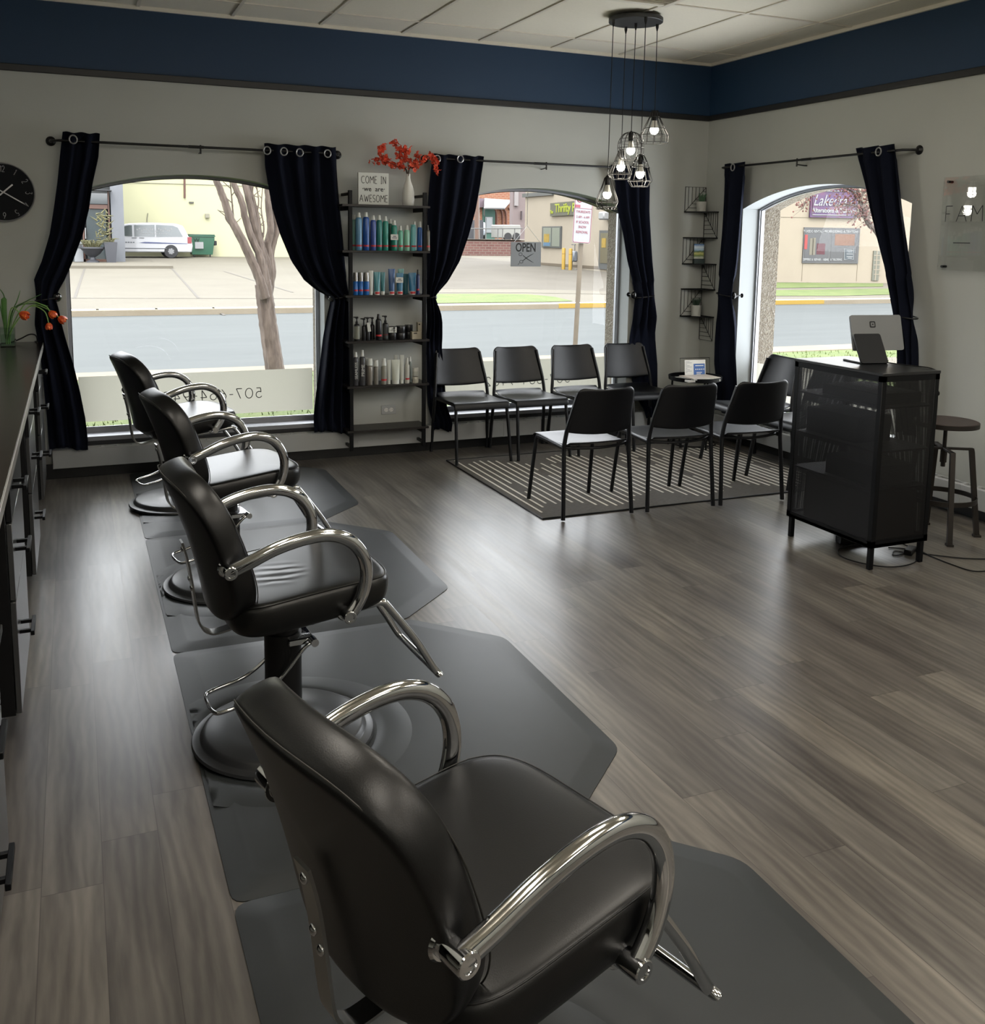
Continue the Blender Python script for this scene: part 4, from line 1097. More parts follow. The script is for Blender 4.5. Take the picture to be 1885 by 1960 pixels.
jar('black jar behind the price card', 751, 2, .030, .052); jar('black jar stacked on the one behind the price card', 752, 2, .029, .045, .053)
jar('lower of two stacked wide black jars', 766.5, 2, .036, .050); jar('upper of two stacked wide black jars', 766.5, 2, .036, .050, .051)
jar('lower black jar behind the beige carton', 782, 2, .030, .050, 0, .06); jar('upper black jar behind the beige carton', 782, 2, .030, .050, .051, .06)
card('white price card before the black jars', 752, 631.5, 2)
P_BG = pm('beige', (176, 168, 148), rough=.6)
def carton(label, px, row, w, h, d, z_off=0.0, dy=0.0):
    z = SZ[row]+z_off; x, y = shp(px, SZ[row], dy); t = thing('carton', label, 'carton', (x, y, z), 0, 'beige cartons on the fourth shelf')
    b = B(); b.box(-w/2, -d/2, 0, w/2, d/2, h, .0008); obj('box', b, P_BG, t)
    b = B(); b.box(-w*.35, -d/2-.0006, h*.72, -w*.02, -d/2-.0002, h*.86); obj('print', b, M_INK, t, smooth=False)
carton('beige carton lying on its side at the right end', 796.5, 2, .080, .056, .045)
carton('small beige carton standing on the lying one', 802.5, 2, .036, .068, .036, .0565)
# fourth row: grey and white products
G4 = 'grey and white products on the fifth shelf from the top'
can('dark grey tall can cut off by the left post', 681, 674, 1, (64, 64, 68), r=.0195, caph=.034, group=G4, txt='SEAMLESS', strip=False)
can('dark grey tall can with white upright lettering', 693.5, 670, 1, (62, 62, 64), r=.0225, caph=.046, capr=.45, group=G4, txt='PRIME', strip=False)
can('small can with clear dome behind the silver one', 701, 685, 1, (130, 122, 120), r=.016, caph=.05, capr=.95, group=G4, dy=.05, strip=False)
can('silver can with white cap', 707.5, 686, 1, (132, 126, 118), r=.0215, caph=.050, capr=.95, group=G4, metal=.3, strip=False)
can('short silver can with clear cap', 719.5, 689, 1, (128, 124, 116), r=.0185, caph=.045, capr=.95, group=G4, metal=.3, strip=False)
can('grey and white can with a red emblem', 734.5, 686, 1, (142, 142, 132), r=.0215, caph=.052, capr=.7, group=G4)
tube_('white slim tube left of the wide white tube', 744, 689, 1, (190, 192, 184), w=.032, group=G4, mark=False)
tube_('white tube standing behind the wide white tube', 758, 679.5, 1, (188, 190, 182), w=.034, dy=.07, group=G4, mark=False)
tube_('wide white tube with pale green print', 757, 688.5, 1, (196, 200, 188), w=.070, group=G4, mark=False)
tube_('tall narrow white tube right of the wide one', 769, 679.5, 1, (196, 198, 190), w=.034, group=G4, mark=False)
can('white spray bottle with red square', 779, 685, 1, (196, 196, 188), r=.0185, caph=.045, group=G4, name='spray_bottle', cat='bottle')
can('clear bottle behind the white spray bottle', 784.5, 683, 1, (120, 128, 122), r=.014, dy=.05, group=G4, name='spray_bottle', cat='bottle', strip=False)
jar('lower white jar at the right end of the shelf', 795, 1, .0235, .046, 0, 0, (198, 196, 184), G4, (198, 196, 184)); jar('upper white jar with a black base ring', 795, 1, .0225, .062, .052, 0, (190, 192, 184), G4, (200, 200, 192))
# sign and white vase on the shelf top
z = SZ[5]; a = onY(685, 386, 6.93); c = onY(743, 386, 6.93); h = onY(714, 331, 6.93).z-z
t = thing('welcome_sign', 'white square wooden sign reading COME IN we are AWESOME', 'sign', ((a.x+c.x)/2, 6.93, z))
w = c.x-a.x; b = B(); b.box(-w/2, -.012, 0, w/2, .012, h, .0015); obj('board', b, P_WH, t)
b = B()
def line(body, zc, hh, wtot, dbl=True, lw=.0042, gap=.25):
    tot = sum(GLY[ch][0]+gap for ch in body)-gap; sx = wtot/(tot*hh)
    M_ = frame((-wtot/2, -.0128, zc-hh/2), (1, 0, 0), (0, 0, 1)) @ Matrix.Diagonal((sx, 1, 1, 1)); strokes(b, body, hh, lw, M_, gap)
line('COME IN', h*.78, .050, w*.80); obj('upper_words', b, M_INK, t); b = B(); line('AWESOME', h*.20, .048, w*.92)
obj('lower_word', b, M_INK, t)
text_obj('small_lettering', '\u00b7we  are\u00b7', .048, M_INK, t, Matrix.Translation((0, -.0128, h*.49)) @ frame((0, 0, 0), (1, 0, 0), (0, 0, 1)) @ Matrix.Shear('XZ', 4, (.0, 0)) , .0004, off=.0006)
p = onY(781, 386, 6.95); VXW = p.x
t = thing('white_vase', 'white bottle-shaped ceramic vase on top of the shelf', 'vase', (VXW, 6.95, z))
b = B(); b.lathe([(.002, 0), (.038, 0), (.042, .006), (.046, .05), (.044, .10), (.034, .145), (.020, .180), (.0155, .205), (.016, .232), (.0125, .232), (.012, .20), (.002, .19)], 32); obj('vase_body', b, mat('white_ceramic', (224, 224, 218), .3), t, ang=60)
M_BLOS = mat('orange_blossom', (226, 90, 62), .6, var=.25, vs=60); M_TWIG = mat('blossom_twig', (66, 52, 44), .7)
def bloss(label, pts, dens, seedv):
    t = thing('blossom_branch', label, 'flower', (VXW, 6.95, z), 0, 'orange artificial blossom branches')
    rs = random.Random(seedv); L = [(0, 0, .19)] + [tuple(onY(x, y, 6.95+dy)-Vector((VXW, 6.95, z))) for x, y, dy in pts]
    S = cr(L, 6); b = B(); b.tube(S, [.0028*(1-.7*i/len(S)) for i in range(len(S))], 6); obj('twig', b, M_TWIG, t)
    n = 0
    b = B(); st = S[8:]
    for q in st:
        for _ in range(dens):
            c = q + Vector((rs.uniform(-.020, .020), rs.uniform(-.018, .018), rs.uniform(-.020, .020)))
            r = rs.uniform(.012, .018); R_ = Matrix.Rotation(rs.uniform(0, 6), 4, (rs.uniform(-1, 1), rs.uniform(-1, 1), rs.uniform(-1, 1)))
            for k in range(5):
                a_ = 2*PI*k/5; Mk = Matrix.Translation(c) @ R_ @ Matrix.Rotation(a_, 4, 'Z')
                vs = [Mk @ Vector(v) for v in ((0, 0, 0), (r*.7, -r*.5, r*.25), (r*1.15, 0, r*.6), (r*.7, r*.5, r*.25))]
                b.face(vs)
    obj('blossoms', b, M_BLOS, t, smooth=False, fix=False)
bloss('orange blossom branch arching up and left to the tallest bloom', [(775, 320, 0), (765, 300, .01), (762, 283, .01), (748, 270, .0)], 3, 1)
bloss('orange blossom branch spreading low to the far left', [(776, 324, 0), (760, 318, -.02), (738, 306, -.02), (727, 290, -.01), (734, 282, 0)], 3, 2)
bloss('orange blossom branch reaching left to a single outer bloom', [(776, 322, 0), (750, 316, .02), (730, 308, .02), (712, 309, .02)], 2, 3)
bloss('orange blossom branch rising straight above the vase', [(781, 315, 0), (778, 302, .0), (770, 288, .02), (780, 285, .02)], 3, 4)
bloss('orange blossom branch drooping to the far right over the curtain', [(786, 318, -.05), (806, 310, -.07), (822, 298, -.08), (832, 308, -.09), (838, 330, -.10)], 3, 5)
bloss('short orange blossom branch right of the vase neck', [(784, 322, -.02), (793, 322, -.03), (800, 304, -.04), (802, 297, -.04)], 2, 6)
# wall outlet
p = onY(743.5, 784, YB)
t = thing('wall_outlet', 'white double wall outlet under the lowest full shelf', 'outlet', (p.x, YB, p.z))
b = B(); b.box(-.058, -.006, -.035, .058, 0, .035, .002); obj('plate', b, M_HEAT, t)
for s_ in (-.020, .020):
    b = B(); b.lathe([(.002, 0), (.0155, 0), (.0155, .0015), (.002, .0015)], 20, M=frame((s_, -.006, 0), (1, 0, 0), (0, 0, 1))); sk = obj('socket', b, M_WHITE, t)
    b = B()
    for u, v, a_, c_ in ((-.004, .005, .003, .001), (-.004, -.005, .003, .001), (.008, 0, .0015, .0025)): b.box(s_+u-a_, -.0082, v-c_, s_+u+a_, -.0074, v+c_)
    obj('slots', b, M_INK, sk, smooth=False)
# ------------------------------------------------------------------ zigzag corner shelf with plants
t = thing('corner_shelf', 'black wire zigzag corner shelf hung in the room corner', 'wall shelf', (0, 0, 0))
TZ = [1.908, 1.690, 1.468, 1.252, 1.018]
cx0, cy0 = 4.812, 6.900
for i, z in enumerate(TZ):
    b = B(); b.prism([(cx0, YB-.004), (XR-.004, YB-.004), (XR-.004, cy0), (XR-.03, cy0), (cx0, YB-.03)], z-.006, z-.002)
    b.tube([(cx0, YB-.005, z), (XR-.005, YB-.005, z), (XR-.005, cy0, z), (XR-.03, cy0-.0, z), (cx0, YB-.03, z)], .0045, 6, closed=True); obj('tray', b, M_BMETAL, t)
def wire_panel(side, z0, z1):
    b = B(); L = XR-cx0 if side == 0 else YB-cy0
    f = (lambda u, z: Vector((cx0+u, YB-.008, z))) if side == 0 else (lambda u, z: Vector((XR-.008, YB-u, z)))
    b.tube([f(.003, z0), f(L-.006, z0), f(L-.006, z1), f(.003, z1)], .0030, 6, closed=True)
    n = 6; H = z1-z0
    b.tube([f(0.003, z0), f(L-.006, z1)] if side == 0 else [f(L-.006, z0), f(.003, z1)], .0024, 5)
    for k in range(1, n):
        q = k/n
        if side == 0: b.tube([f(L*q, z0+H*q), f(L*q, z1)], .0018, 5); b.tube([f(L*q, z0+H*q), f(L-.006, z0+H*q)], .0018, 5)
        else: b.tube([f(L*q, z1-H*q), f(L*q, z1)], .0018, 5); b.tube([f(L*q, z1-H*q), f(.003, z1-H*q)], .0018, 5)
    obj('wire_side', b, M_BMETAL, t)
wire_panel(0, TZ[0], 2.118); wire_panel(1, TZ[1], TZ[0]); wire_panel(0, TZ[2], TZ[1]); wire_panel(1, TZ[3], TZ[2]); wire_panel(0, TZ[4], TZ[3]); wire_panel(1, .812, TZ[4])
def pot_plant(label, x, y, z, col, ph, nl, h, seedv, dark):
    t = thing('potted_plant', label, 'plant', (x, y, z)); rs = random.Random(seedv)
    b = B(); b.lathe([(.002, 0), (.037, 0), (.040, .003), (.044, ph), (.040, ph), (.038, ph-.01), (.002, ph-.01)], 28); obj('pot', b, col, t)
    b = B(); b.lathe([(.002, ph-.012), (.038, ph-.012), (.03, ph-.006), (.002, ph-.005)], 16); obj('soil', b, mat('soil', (46, 38, 30), .95), t)
    b = B()
    for k in range(nl):
        a = rs.uniform(0, 2*PI); r0 = rs.uniform(0, .022); o = rs.uniform(.2, 1.0); L = h*rs.uniform(.65, 1.0)
        p0 = Vector((r0*math.cos(a), r0*math.sin(a), ph-.008)); d = Vector((math.cos(a), math.sin(a), 0))
        b.tube([p0, p0+d*o*.012+Vector((0, 0, L*.5)), p0+d*o*.030+Vector((0, 0, L))], [.0045, .0038, .0006], 6)
    obj('leaves', b, mat('succulent_dark', (38, 58, 44), .6) if dark else mat('succulent', (62, 92, 66), .55), t)
M_CON = mat('concrete_pot', (168, 168, 162), .8, var=.1, vs=20)
pot_plant('spiky succulent in a round whitewashed pot on the top tray of the corner shelf', 4.945, 7.035, TZ[0]-.001, M_CON, .088, 40, .085, 1, False)
pot_plant('dark rosette plant in a pale pot on the lowest tray of the corner shelf', 4.935, 7.035, TZ[4]-.001, mat('pale_pot', (176, 176, 170), .7), .098, 46, .075, 2, True)
t = thing('postcard_holder', 'small upright landscape postcard in a dark green stand on the corner shelf', 'postcard holder', (4.935, 7.03, TZ[2]-.001), math.radians(-18))
b = B(); b.box(-.048, -.022, 0, .048, .022, .045, .004); b.box(-.044, .004, .04, .044, .012, .172, .001); obj('stand', b, mat('dark_green', (26, 44, 42), .5), t)
def m_land():
    t2 = NT('postcard_print'); tc = t2.add('ShaderNodeTexCoord'); sp = t2.add('ShaderNodeSeparateXYZ', {0: tc.outputs['Object']})
    q = t2.math('DIVIDE', sp.outputs[2], .18); n = t2.noise(t2.coord('Object', (22, 1, 50)), 1.4, 3.0); q = t2.math('ADD', q, t2.math('MULTIPLY', t2.math('SUBTRACT', n, .5), .12))
    t2.set(t2.p, 'Base Color', t2.ramp(q, [(.27, lin((196, 198, 188))), (.40, lin((96, 120, 60))), (.50, lin((190, 186, 110))), (.60, lin((60, 96, 70))), (.66, lin((150, 180, 206))), (.80, lin((210, 222, 230))), (.93, lin((70, 118, 176)))])); return t2.m
b = B(); b.box(-.043, -.001, .046, .043, .003, .170, .0005); obj('postcard', b, m_land(), t)
# ------------------------------------------------------------------ round side table, magazines, brochure stand
TX, TY, TH = 4.60, 6.53, .560
t = thing('side_table', 'small round black tray table in the corner of the room', 'table', (TX, TY, 0))
b = B(); b.lathe([(.002, TH-.012), (.205, TH-.012), (.212, TH-.008), (.215, TH+.022), (.210, TH+.022), (.207, TH-.003), (.002, TH-.003)], 56); obj('tray_top', b, M_BMETAL, t)
b = B(); b.tube([(.185*math.cos(2*PI*k/40), .185*math.sin(2*PI*k/40), .03) for k in range(40)], .007, 8, closed=True); obj('foot_ring', b, M_BMETAL, t)
for k in range(3):
    a = 2*PI*k/3+.5; b = B(); b.tube([(.195*math.cos(a), .195*math.sin(a), 0), (.185*math.cos(a), .185*math.sin(a), .3), (.18*math.cos(a), .18*math.sin(a), TH-.012)], .008, 8); obj('leg', b, M_BMETAL, t)
P_PAPER = pm('paper', (214, 212, 204), rough=.6)
for i, (lb, w, d, hh, rz, c) in enumerate((('thick white magazine at the bottom of the stack on the side table', .29, .21, .016, -.05, (206, 206, 200)), ('magazine with grey cover in the middle of the stack', .27, .20, .006, .10, (150, 150, 146)), ('thin magazine on top of the stack on the side table', .26, .20, .005, .02, (178, 168, 156)))):
    zz = TH-.003+.0005+sum((.016, .006, .005)[:i])+.0005*i
    t = thing('magazine', lb, 'magazine', (TX-.03+.012*i, TY-.075, zz), rz, 'magazines stacked on the round table')
    b = B(); b.box(-w/2, -d/2, .0006, w/2, d/2, hh-.0008); obj('pages', b, P_PAPER, t, smooth=False)
    b = B(); b.box(-w/2-.001, -d/2-.001, hh-.0008, w/2, d/2, hh); b.box(-w/2-.001, -d/2-.001, 0, w/2, d/2, .0006); b.box(-w/2-.0015, -d/2, 0, -w/2-.0005, d/2, hh); obj('cover', b, pm('c%d_%d_%d' % c, c, rough=.4), t, smooth=False)
t = thing('brochure_stand', 'black wire stand holding a blue and white brochure', 'brochure stand', (TX+.06, TY+.085, TH-.003), math.radians(-6))
b = B(); b.tube([(-.135, 0, .002), (-.135, .02, .155), (.135, .02, .155), (.135, 0, .002)], .0028, 6, closed=True); b.tube([(-.135, 0, .003), (-.135, .07, .003), (.135, .07, .003), (.135, 0, .003)], .0028, 6)
b.tube([(-.10, 0, .004), (-.10, -.02, .012), (.10, -.02, .012), (.10, 0, .004)], .0022, 6); obj('wire_frame', b, M_BMETAL, t)
br = Matrix.Rotation(-.13, 4, 'X')
b = B(); b.box(-.095, -.004, .012, .095, -.002, .140, M=br); bo = obj('brochure', b, P_PAPER, t, smooth=False)
b = B(); b.box(-.015, -.0052, .016, .088, -.0042, .108, M=br); obj('blue_panel', b, mat('brochure_blue', (34, 84, 150), .5), bo, smooth=False)
b = B()
for z_, x0, x1 in ((.092, .0, .075), (.036, .01, .06), (.024, .01, .05)): b.box(x0, -.0062, z_-.003, x1, -.0053, z_+.003, M=br)
for k in range(5): b.box(.0+.018*k, -.0062, .058, .010+.018*k, -.0053, .066, M=br)
obj('white_print', b, P_WH, bo, smooth=False)
b = B()
for k in range(9): b.box(-.088, -.0062, .125-.011*k, -.088+.06*(.6+.4*math.sin(k*2.1)), -.0053, .128-.011*k, M=br)
obj('grey_print', b, pm('c120_124_130', (120, 124, 130)), bo, smooth=False)
# ------------------------------------------------------------------ mesh cabinet used as reception desk
A_, B_, C2 = Vector((3.700, 4.262, 0)), Vector((3.704, 3.665, 0)), Vector((4.052, 3.640, 0))
KX0, KX1, KY0, KY1, KZ0, KZ1 = 3.683, 4.068, 3.640, 4.285, .118, 1.022
t = thing('mesh_cabinet', 'black punched-metal cabinet serving as reception desk, on short legs', 'cabinet', (0, 0, 0))
for x, y in ((KX0+.022, KY0+.022), (KX1-.022, KY0+.022), (KX0+.022, KY1-.022), (KX1-.022, KY1-.022)):
    b = B(); b.box(x-.013, y-.013, 0, x+.013, y+.013, KZ0+.05, .002); obj('leg', b, M_BMETAL, t)
b = B(); b.box(KX0-.003, KY0-.003, KZ1-.016, KX1+.003, KY1+.003, KZ1, .002); obj('top_panel', b, mat('desk_top', (26, 27, 29), .28), t)
b = B(); b.box(KX0, KY0, KZ0, KX1, KY1, KZ0+.02, .002); obj('bottom_panel', b, M_BMETAL, t)
b = B()
for x, y in ((KX0, KY0), (KX1-.03, KY0), (KX0, KY1-.03), (KX1-.03, KY1-.03)): b.box(x, y, KZ0, x+.03, y+.03, KZ1-.016, .002)
for z0, z1 in ((KZ0, KZ0+.035), (KZ1-.045, KZ1-.016)):
    b.box(KX0, KY0, z0, KX1, KY0+.012, z1); b.box(KX0, KY1-.012, z0, KX1, KY1, z1); b.box(KX0, KY0, z0, KX0+.012, KY1, z1); b.box(KX1-.012, KY0, z0, KX1, KY1, z1)
obj('frame', b, M_BMETAL, t)
for nm, q in (('door', ((KX0+.003, KY0+.03, 0), (KX0+.003, KY1-.03, 0))), ('back_panel', ((KX1-.003, KY0+.03, 0), (KX1-.003, KY1-.03, 0)))):
    b = B(); a, c = q; b.face([(a[0], a[1], KZ0+.035), (c[0], c[1], KZ0+.035), (c[0], c[1], KZ1-.045), (a[0], a[1], KZ1-.045)]); obj(nm, b, M_PERFY, t, smooth=False, fix=False)
for y in (KY0+.003, KY1-.003):
    b = B(); b.face([(KX0+.03, y, KZ0+.035), (KX1-.03, y, KZ0+.035), (KX1-.03, y, KZ1-.045), (KX0+.03, y, KZ1-.045)]); obj('side_panel', b, M_PERFX, t, smooth=False, fix=False)
for z in (.42, .62, .845):
    b = B(); b.box(KX0+.012, KY0+.012, z-.010, KX1-.012, KY1-.012, z, .001); obj('inner_shelf', b, M_BMETAL, t)
b = B(); b.lathe([(.002, 0), (.012, 0), (.014, .012), (.002, .014)], 14, M=frame((KX1+.003, KY0+.02, .90), (0, 1, 0), (0, 0, 1))); obj('knob', b, M_BMETAL, t)
b = B(); b.box(KX0+.04, KY0+.06, .848, KX1-.05, KY1-.18, .905, .003); solo('cash_drawer', b, M_BMETAL, 'flat black cash drawer behind the mesh near the cabinet top', 'cash drawer')
b = B(); b.box(KX0+.05, KY0+.20, .623, KX1-.10, KY1-.06, .76, .003); solo('storage_box', b, mat('dark_card', (26, 28, 34), .8), 'dark storage box on the middle shelf inside the mesh cabinet', 'box', 'dark boxes inside the mesh cabinet')
b = B(); b.box(KX0+.04, KY0+.05, .423, KX1-.08, KY1-.24, .53, .003); solo('storage_box', b, MATS['dark_card'], 'low dark box on the lower shelf inside the mesh cabinet', 'box', 'dark boxes inside the mesh cabinet')
b = B(); b.box(KX0+.03, KY0+.05, KZ0+.022, KX1-.04, KY1-.10, .39, .004); solo('cardboard_carton', b, mat('brown_card', (44, 40, 38), .85), 'large brownish carton at the bottom of the mesh cabinet', 'carton')
# payment terminal on the desk
p0 = onZ(1660, 693, KZ1)
t = thing('payment_terminal', 'white tablet payment terminal seen from behind on the mesh cabinet', 'payment terminal', (3.945, 4.06, KZ1), math.radians(-9))
M_TAB = mat('terminal_grey', (122, 124, 126), .35, .3)
def slab(w, h, th, r, M_): 
    pts = []
    for cx, cy, a0 in ((w/2-r, h/2-r, 0), (-w/2+r, h/2-r, 90), (-w/2+r, -h/2+r, 180), (w/2-r, -h/2+r, 270)): pts += arc(cx, cy, r, r, a0, a0+90, 5)
    b = B(); b.prism(pts, -th/2, th/2, 0, M_); return b
Mt = Matrix.Translation((.075, -.01, .158)) @ Matrix.Rotation(math.radians(74), 4, 'X')
b = slab(.315, .195, .012, .012, Mt); tb = obj('tablet', b, M_TAB, t, ang=30)
Ml = Mt @ Matrix.Translation((.0-.03, .055, -.0075))
b = slab(.036, .036, .002, .008, Mt @ Matrix.Translation((-.025, .045, .0068))); lg = obj('emblem', b, M_INK, tb, ang=30)
b = slab(.021, .021, .0022, .004, Mt @ Matrix.Translation((-.025, .045, .0074))); obj('emblem_inner', b, M_TAB, lg, ang=30)
b = slab(.009, .009, .0024, .002, Mt @ Matrix.Translation((-.025, .045, .0080))); obj('emblem_centre', b, M_INK, lg, ang=30)
Ms_ = Matrix.Translation((.0, -.070, .078)) @ Matrix.Rotation(math.radians(58), 4, 'X')
b = slab(.165, .175, .012, .012, Ms_); st_ = obj('stand_leg', b, mat('terminal_dark', (30, 31, 34), .3), t, ang=30)
b = B(); b.box(-.082, -.115, .0, .082, .055, .010, .004); obj('stand_base', b, MATS['terminal_dark'], t)
b = B(); b.tube(cr([(.05, .03, .01), (.05, .06, .10), (.06, .03, .15)], 5), .012, 10); obj('hinge', b, MATS['terminal_dark'], t)
b = B(); b.tube(cr([(4.03, 4.02, KZ1+.006), (4.02, 3.93, KZ1+.005), (4.045, 3.80, KZ1+.005), (4.066, 3.70, KZ1+.004), (4.080, 3.668, KZ1-.02), (4.082, 3.66, .92), (4.080, 3.655, .80), (4.079, 3.66, .55), (4.080, 3.67, .30), (4.082, 3.70, .08)], 6), .003, 8)
solo('terminal_cable', b, M_BLACK, 'thin black cable running from the payment terminal over the desk edge', 'cable')
# power strip, adapter and cables on the floor
def FZ(x, y, z=0.0): return onZ(x, y, z)
p = FZ(1674, 1063); b = B(); b.box(-.10, -.028, 0, .10, .028, .045, .004); o = solo('power_strip', b, M_BLACK, 'black power strip on the floor under the mesh cabinet', 'power strip'); o.location = (p.x+.06, p.y+.22, 0); o.rotation_euler.z = -.15
p = FZ(1742, 1052, .02); b = B(); b.box(-.055, -.022, 0, .055, .022, .030, .005); o = solo('power_adapter', b, M_BLACK, 'small black power adapter on the floor between the cabinet legs', 'power adapter'); o.location = (p.x, p.y, 0); o.rotation_euler.z = .55
def cable(label, pts, r=.0035, z=.005):
    b = B(); b.tube([Vector((p.x, p.y, z)) for p in cr([FZ(x, y, z) for x, y in pts], 8)], r, 7); solo('floor_cable', b, M_BLACK, label, 'cable', 'black cables on the floor by the mesh cabinet')
cable('black floor cable looping widely in front of the power strip', [(1665, 1046), (1630, 1043), (1605, 1052), (1612, 1066), (1650, 1078), (1700, 1085), (1742, 1080), (1763, 1064), (1762, 1052)])
cable('short black cable curl beside the power adapter', [(1735, 1058), (1712, 1055), (1709, 1062), (1722, 1062), (1733, 1056)])
cable('black floor cable running from the adapter to the right edge', [(1700, 1048), (1735, 1051), (1770, 1060), (1800, 1064), (1850, 1069), (1900, 1070)])
cable('black floor cable bending sharply at the lower right edge', [(1715, 1036), (1760, 1054), (1785, 1066), (1820, 1080), (1862, 1093), (1900, 1092)])
# ------------------------------------------------------------------ industrial stool
SXs, SYs = 4.53, 3.985
t = thing('stool', 'round wooden-topped industrial stool with dark metal frame at the right edge', 'stool', (SXs, SYs, 0), math.radians(14))
M_IRON = mat('dark_iron', (42, 38, 35), .5, .5); M_SEATW = mat('stool_wood', (52, 38, 34), .45, var=.2, vs=12)
zs = .672
b = B(); b.lathe([(.002, zs-.03), (.168, zs-.03), (.172, zs-.026), (.172, zs-.004), (.168, zs), (.002, zs)], 56); obj('seat', b, M_SEATW, t)
b = B(); b.lathe([(.1725, zs-.029), (.1745, zs-.029), (.1745, zs-.003), (.1725, zs-.003)], 56, caps=False); obj('seat_rim', b, M_IRON, t)
b = B(); b.cyl((0, 0, .455), (0, 0, zs-.03), .011, 14); b.cyl((0, 0, .43), (0, 0, .50), .019, 8); b.cyl((0, 0, .405), (0, 0, .435), .013, 8); obj('screw_spindle', b, M_IRON, t)
b = B()
for k in range(4):
    a = PI/4+k*PI/2; d = Vector((math.cos(a), math.sin(a), 0)); b.box(-.0, -.012, .505, .150, .012, .517, .001, M=Matrix.Rotation(a, 4, 'Z'))
obj('seat_cross', b, M_IRON, t)
for k in range(4):
    a = PI/4+k*PI/2; b = B(); Mr = Matrix.Rotation(a, 4, 'Z')
    b.loft([[Mr @ Vector((x+sx, sy, z)) for sx, sy in ((-.013, -.013), (.013, -.013), (.013, .013), (-.013, .013))] for x, z in ((.215, 0), (.150, .50), (.145, .517))]); b.box(.195, -.018, 0, .235, .018, .012, M=Mr)
    obj('leg', b, M_IRON, t)
b = B(); b.lathe([(.188, .215), (.192, .215), (.192, .240), (.188, .240)], 56); 
bmesh.ops.delete(b.bm, geom=[f for f in b.bm.faces if len(f.verts) > 4], context='FACES_ONLY'); obj('foot_ring', b, M_IRON, t, sol=.003)
# ------------------------------------------------------------------ clear wall sign on standoffs
t = thing('acrylic_sign', 'clear acrylic wall sign with thin black letters on the right wall', 'sign', (0, 0, 0))
d = .03; y1, y0 = 4.556, 3.55; zt, zb_ = 2.075, 1.505
b = B(); b.box(XR-d-.005, y0, zb_, XR-d, y1, zt, .0008); obj('panel', b, M_ACRYL, t)
for y in (y1-.035, y0+.035):
    for z in (zt-.028, zb_+.022):
        b = B(); b.cyl((XR-d-.010, y, z), (XR, y, z), .008, 16); obj('standoff', b, M_BLACK, t)
b = B(); strokes(b, 'FAMILY', .095, .0055, frame((XR-d-.0056, 4.522, 1.803), (0, -1, 0), (0, 0, 1)), gap=.36); obj('lettering', b, M_INK, t)
b = B(); b.box(XR-d-.0062, 4.325, 1.671, XR-d-.0052, 4.450, 1.6765); obj('rule', b, M_INK, t, smooth=False)
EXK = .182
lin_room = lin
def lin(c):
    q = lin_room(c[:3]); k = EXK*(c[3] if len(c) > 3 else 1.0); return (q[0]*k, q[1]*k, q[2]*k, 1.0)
P_WH = mat('outdoor_white', (222, 224, 224), .5)
# ------------------------------------------------------------------ outdoors: ground
def m_ground(name, a, b_, sc=2.0, rough=.9, stretch=(1, 1, 1), bump=.2):
    t = NT(name); v = t.coord('Object', stretch); n = t.noise(v, sc, 8.0, .6); n2 = t.noise(v, sc*14, 3.0)
    t.set(t.p, 'Base Color', t.ramp(t.math('ADD', t.math('MULTIPLY', n, .75), t.math('MULTIPLY', n2, .25)), [(.3, lin(a)), (.7, lin(b_))])); t.p.inputs['Roughness'].default_value = rough
    t.p.inputs['Specular IOR Level'].default_value = .2
    t.bump(n2, bump, .01); return t.m
M_ROAD = m_ground('asphalt_street', (122, 128, 128), (137, 143, 142), .8, .85, (.35, 2.2, 1))
M_CONC = m_ground('concrete_lot', (168, 160, 143), (184, 176, 158), .35, .9, (1, 1, 1))
M_ASPH = m_ground('worn_lot', (144, 135, 121), (163, 155, 141), .5, .9)
M_CURB = m_ground('curb_concrete', (200, 184, 158), (218, 204, 180), .9)
M_YEL = mat('yellow_paint', (238, 190, 34), .7); M_JOINT = mat('joint_tar', (128, 118, 104), .9)
def m_grass():
    t = NT('lawn'); v = t.coord('Object'); n = t.noise(v, 26.0, 6.0, .7); n2 = t.noise(v, 1.6, 3.0)
    t.set(t.p, 'Base Color', t.ramp(t.math('ADD', t.math('MULTIPLY', n, .6), t.math('MULTIPLY', n2, .4)), [(.33, lin((112, 138, 50))), (.5, lin((146, 172, 70))), (.68, lin((182, 190, 104)))])); t.p.inputs['Roughness'].default_value = .95; t.bump(n, .8, .03); return t.m
M_GRASS = m_grass()
YN, YFC = 13.15, 22.85
b = B(); b.box(-60, YN, -.25, 90, YFC, -.15); struct('street', b, M_ROAD, smooth=False)
b = B(); b.box(-60, YN-.62, -.25, 90, YN, -.085, .01); b.box(-60, YFC, -.25, 90, YFC+.16, -.02, .01); struct('curb', b, M_CURB)
b = B(); b.box(11.7, YFC-.004, -.14, 20.6, YFC+.165, -.014, .008); o = struct('painted_curb', b, M_YEL)
b = B(); b.box(-60, YB+WT+ET+.01, -.3, 90, YN-.62, -.10); o = solo('near_lawn', b, M_GRASS, 'strip of short grass between the windows and the street', 'grass', smooth=False); o['kind'] = 'stuff'
rs = random.Random(11); b = B()
for _ in range(9000):
    x = rs.uniform(-3, 15); y = 7.55+4.8*rs.random()**1.2 if x < 5.2 else rs.uniform(7.6, 12.4); h = rs.uniform(.02, .055); a = rs.uniform(0, PI); dx, dy = .008*math.cos(a), .008*math.sin(a); lx, ly = rs.uniform(-.02, .02), rs.uniform(-.02, .02)
    b.face([(x-dx, y-dy, -.102), (x+dx, y+dy, -.102), (x+lx, y+ly, -.10+h)])
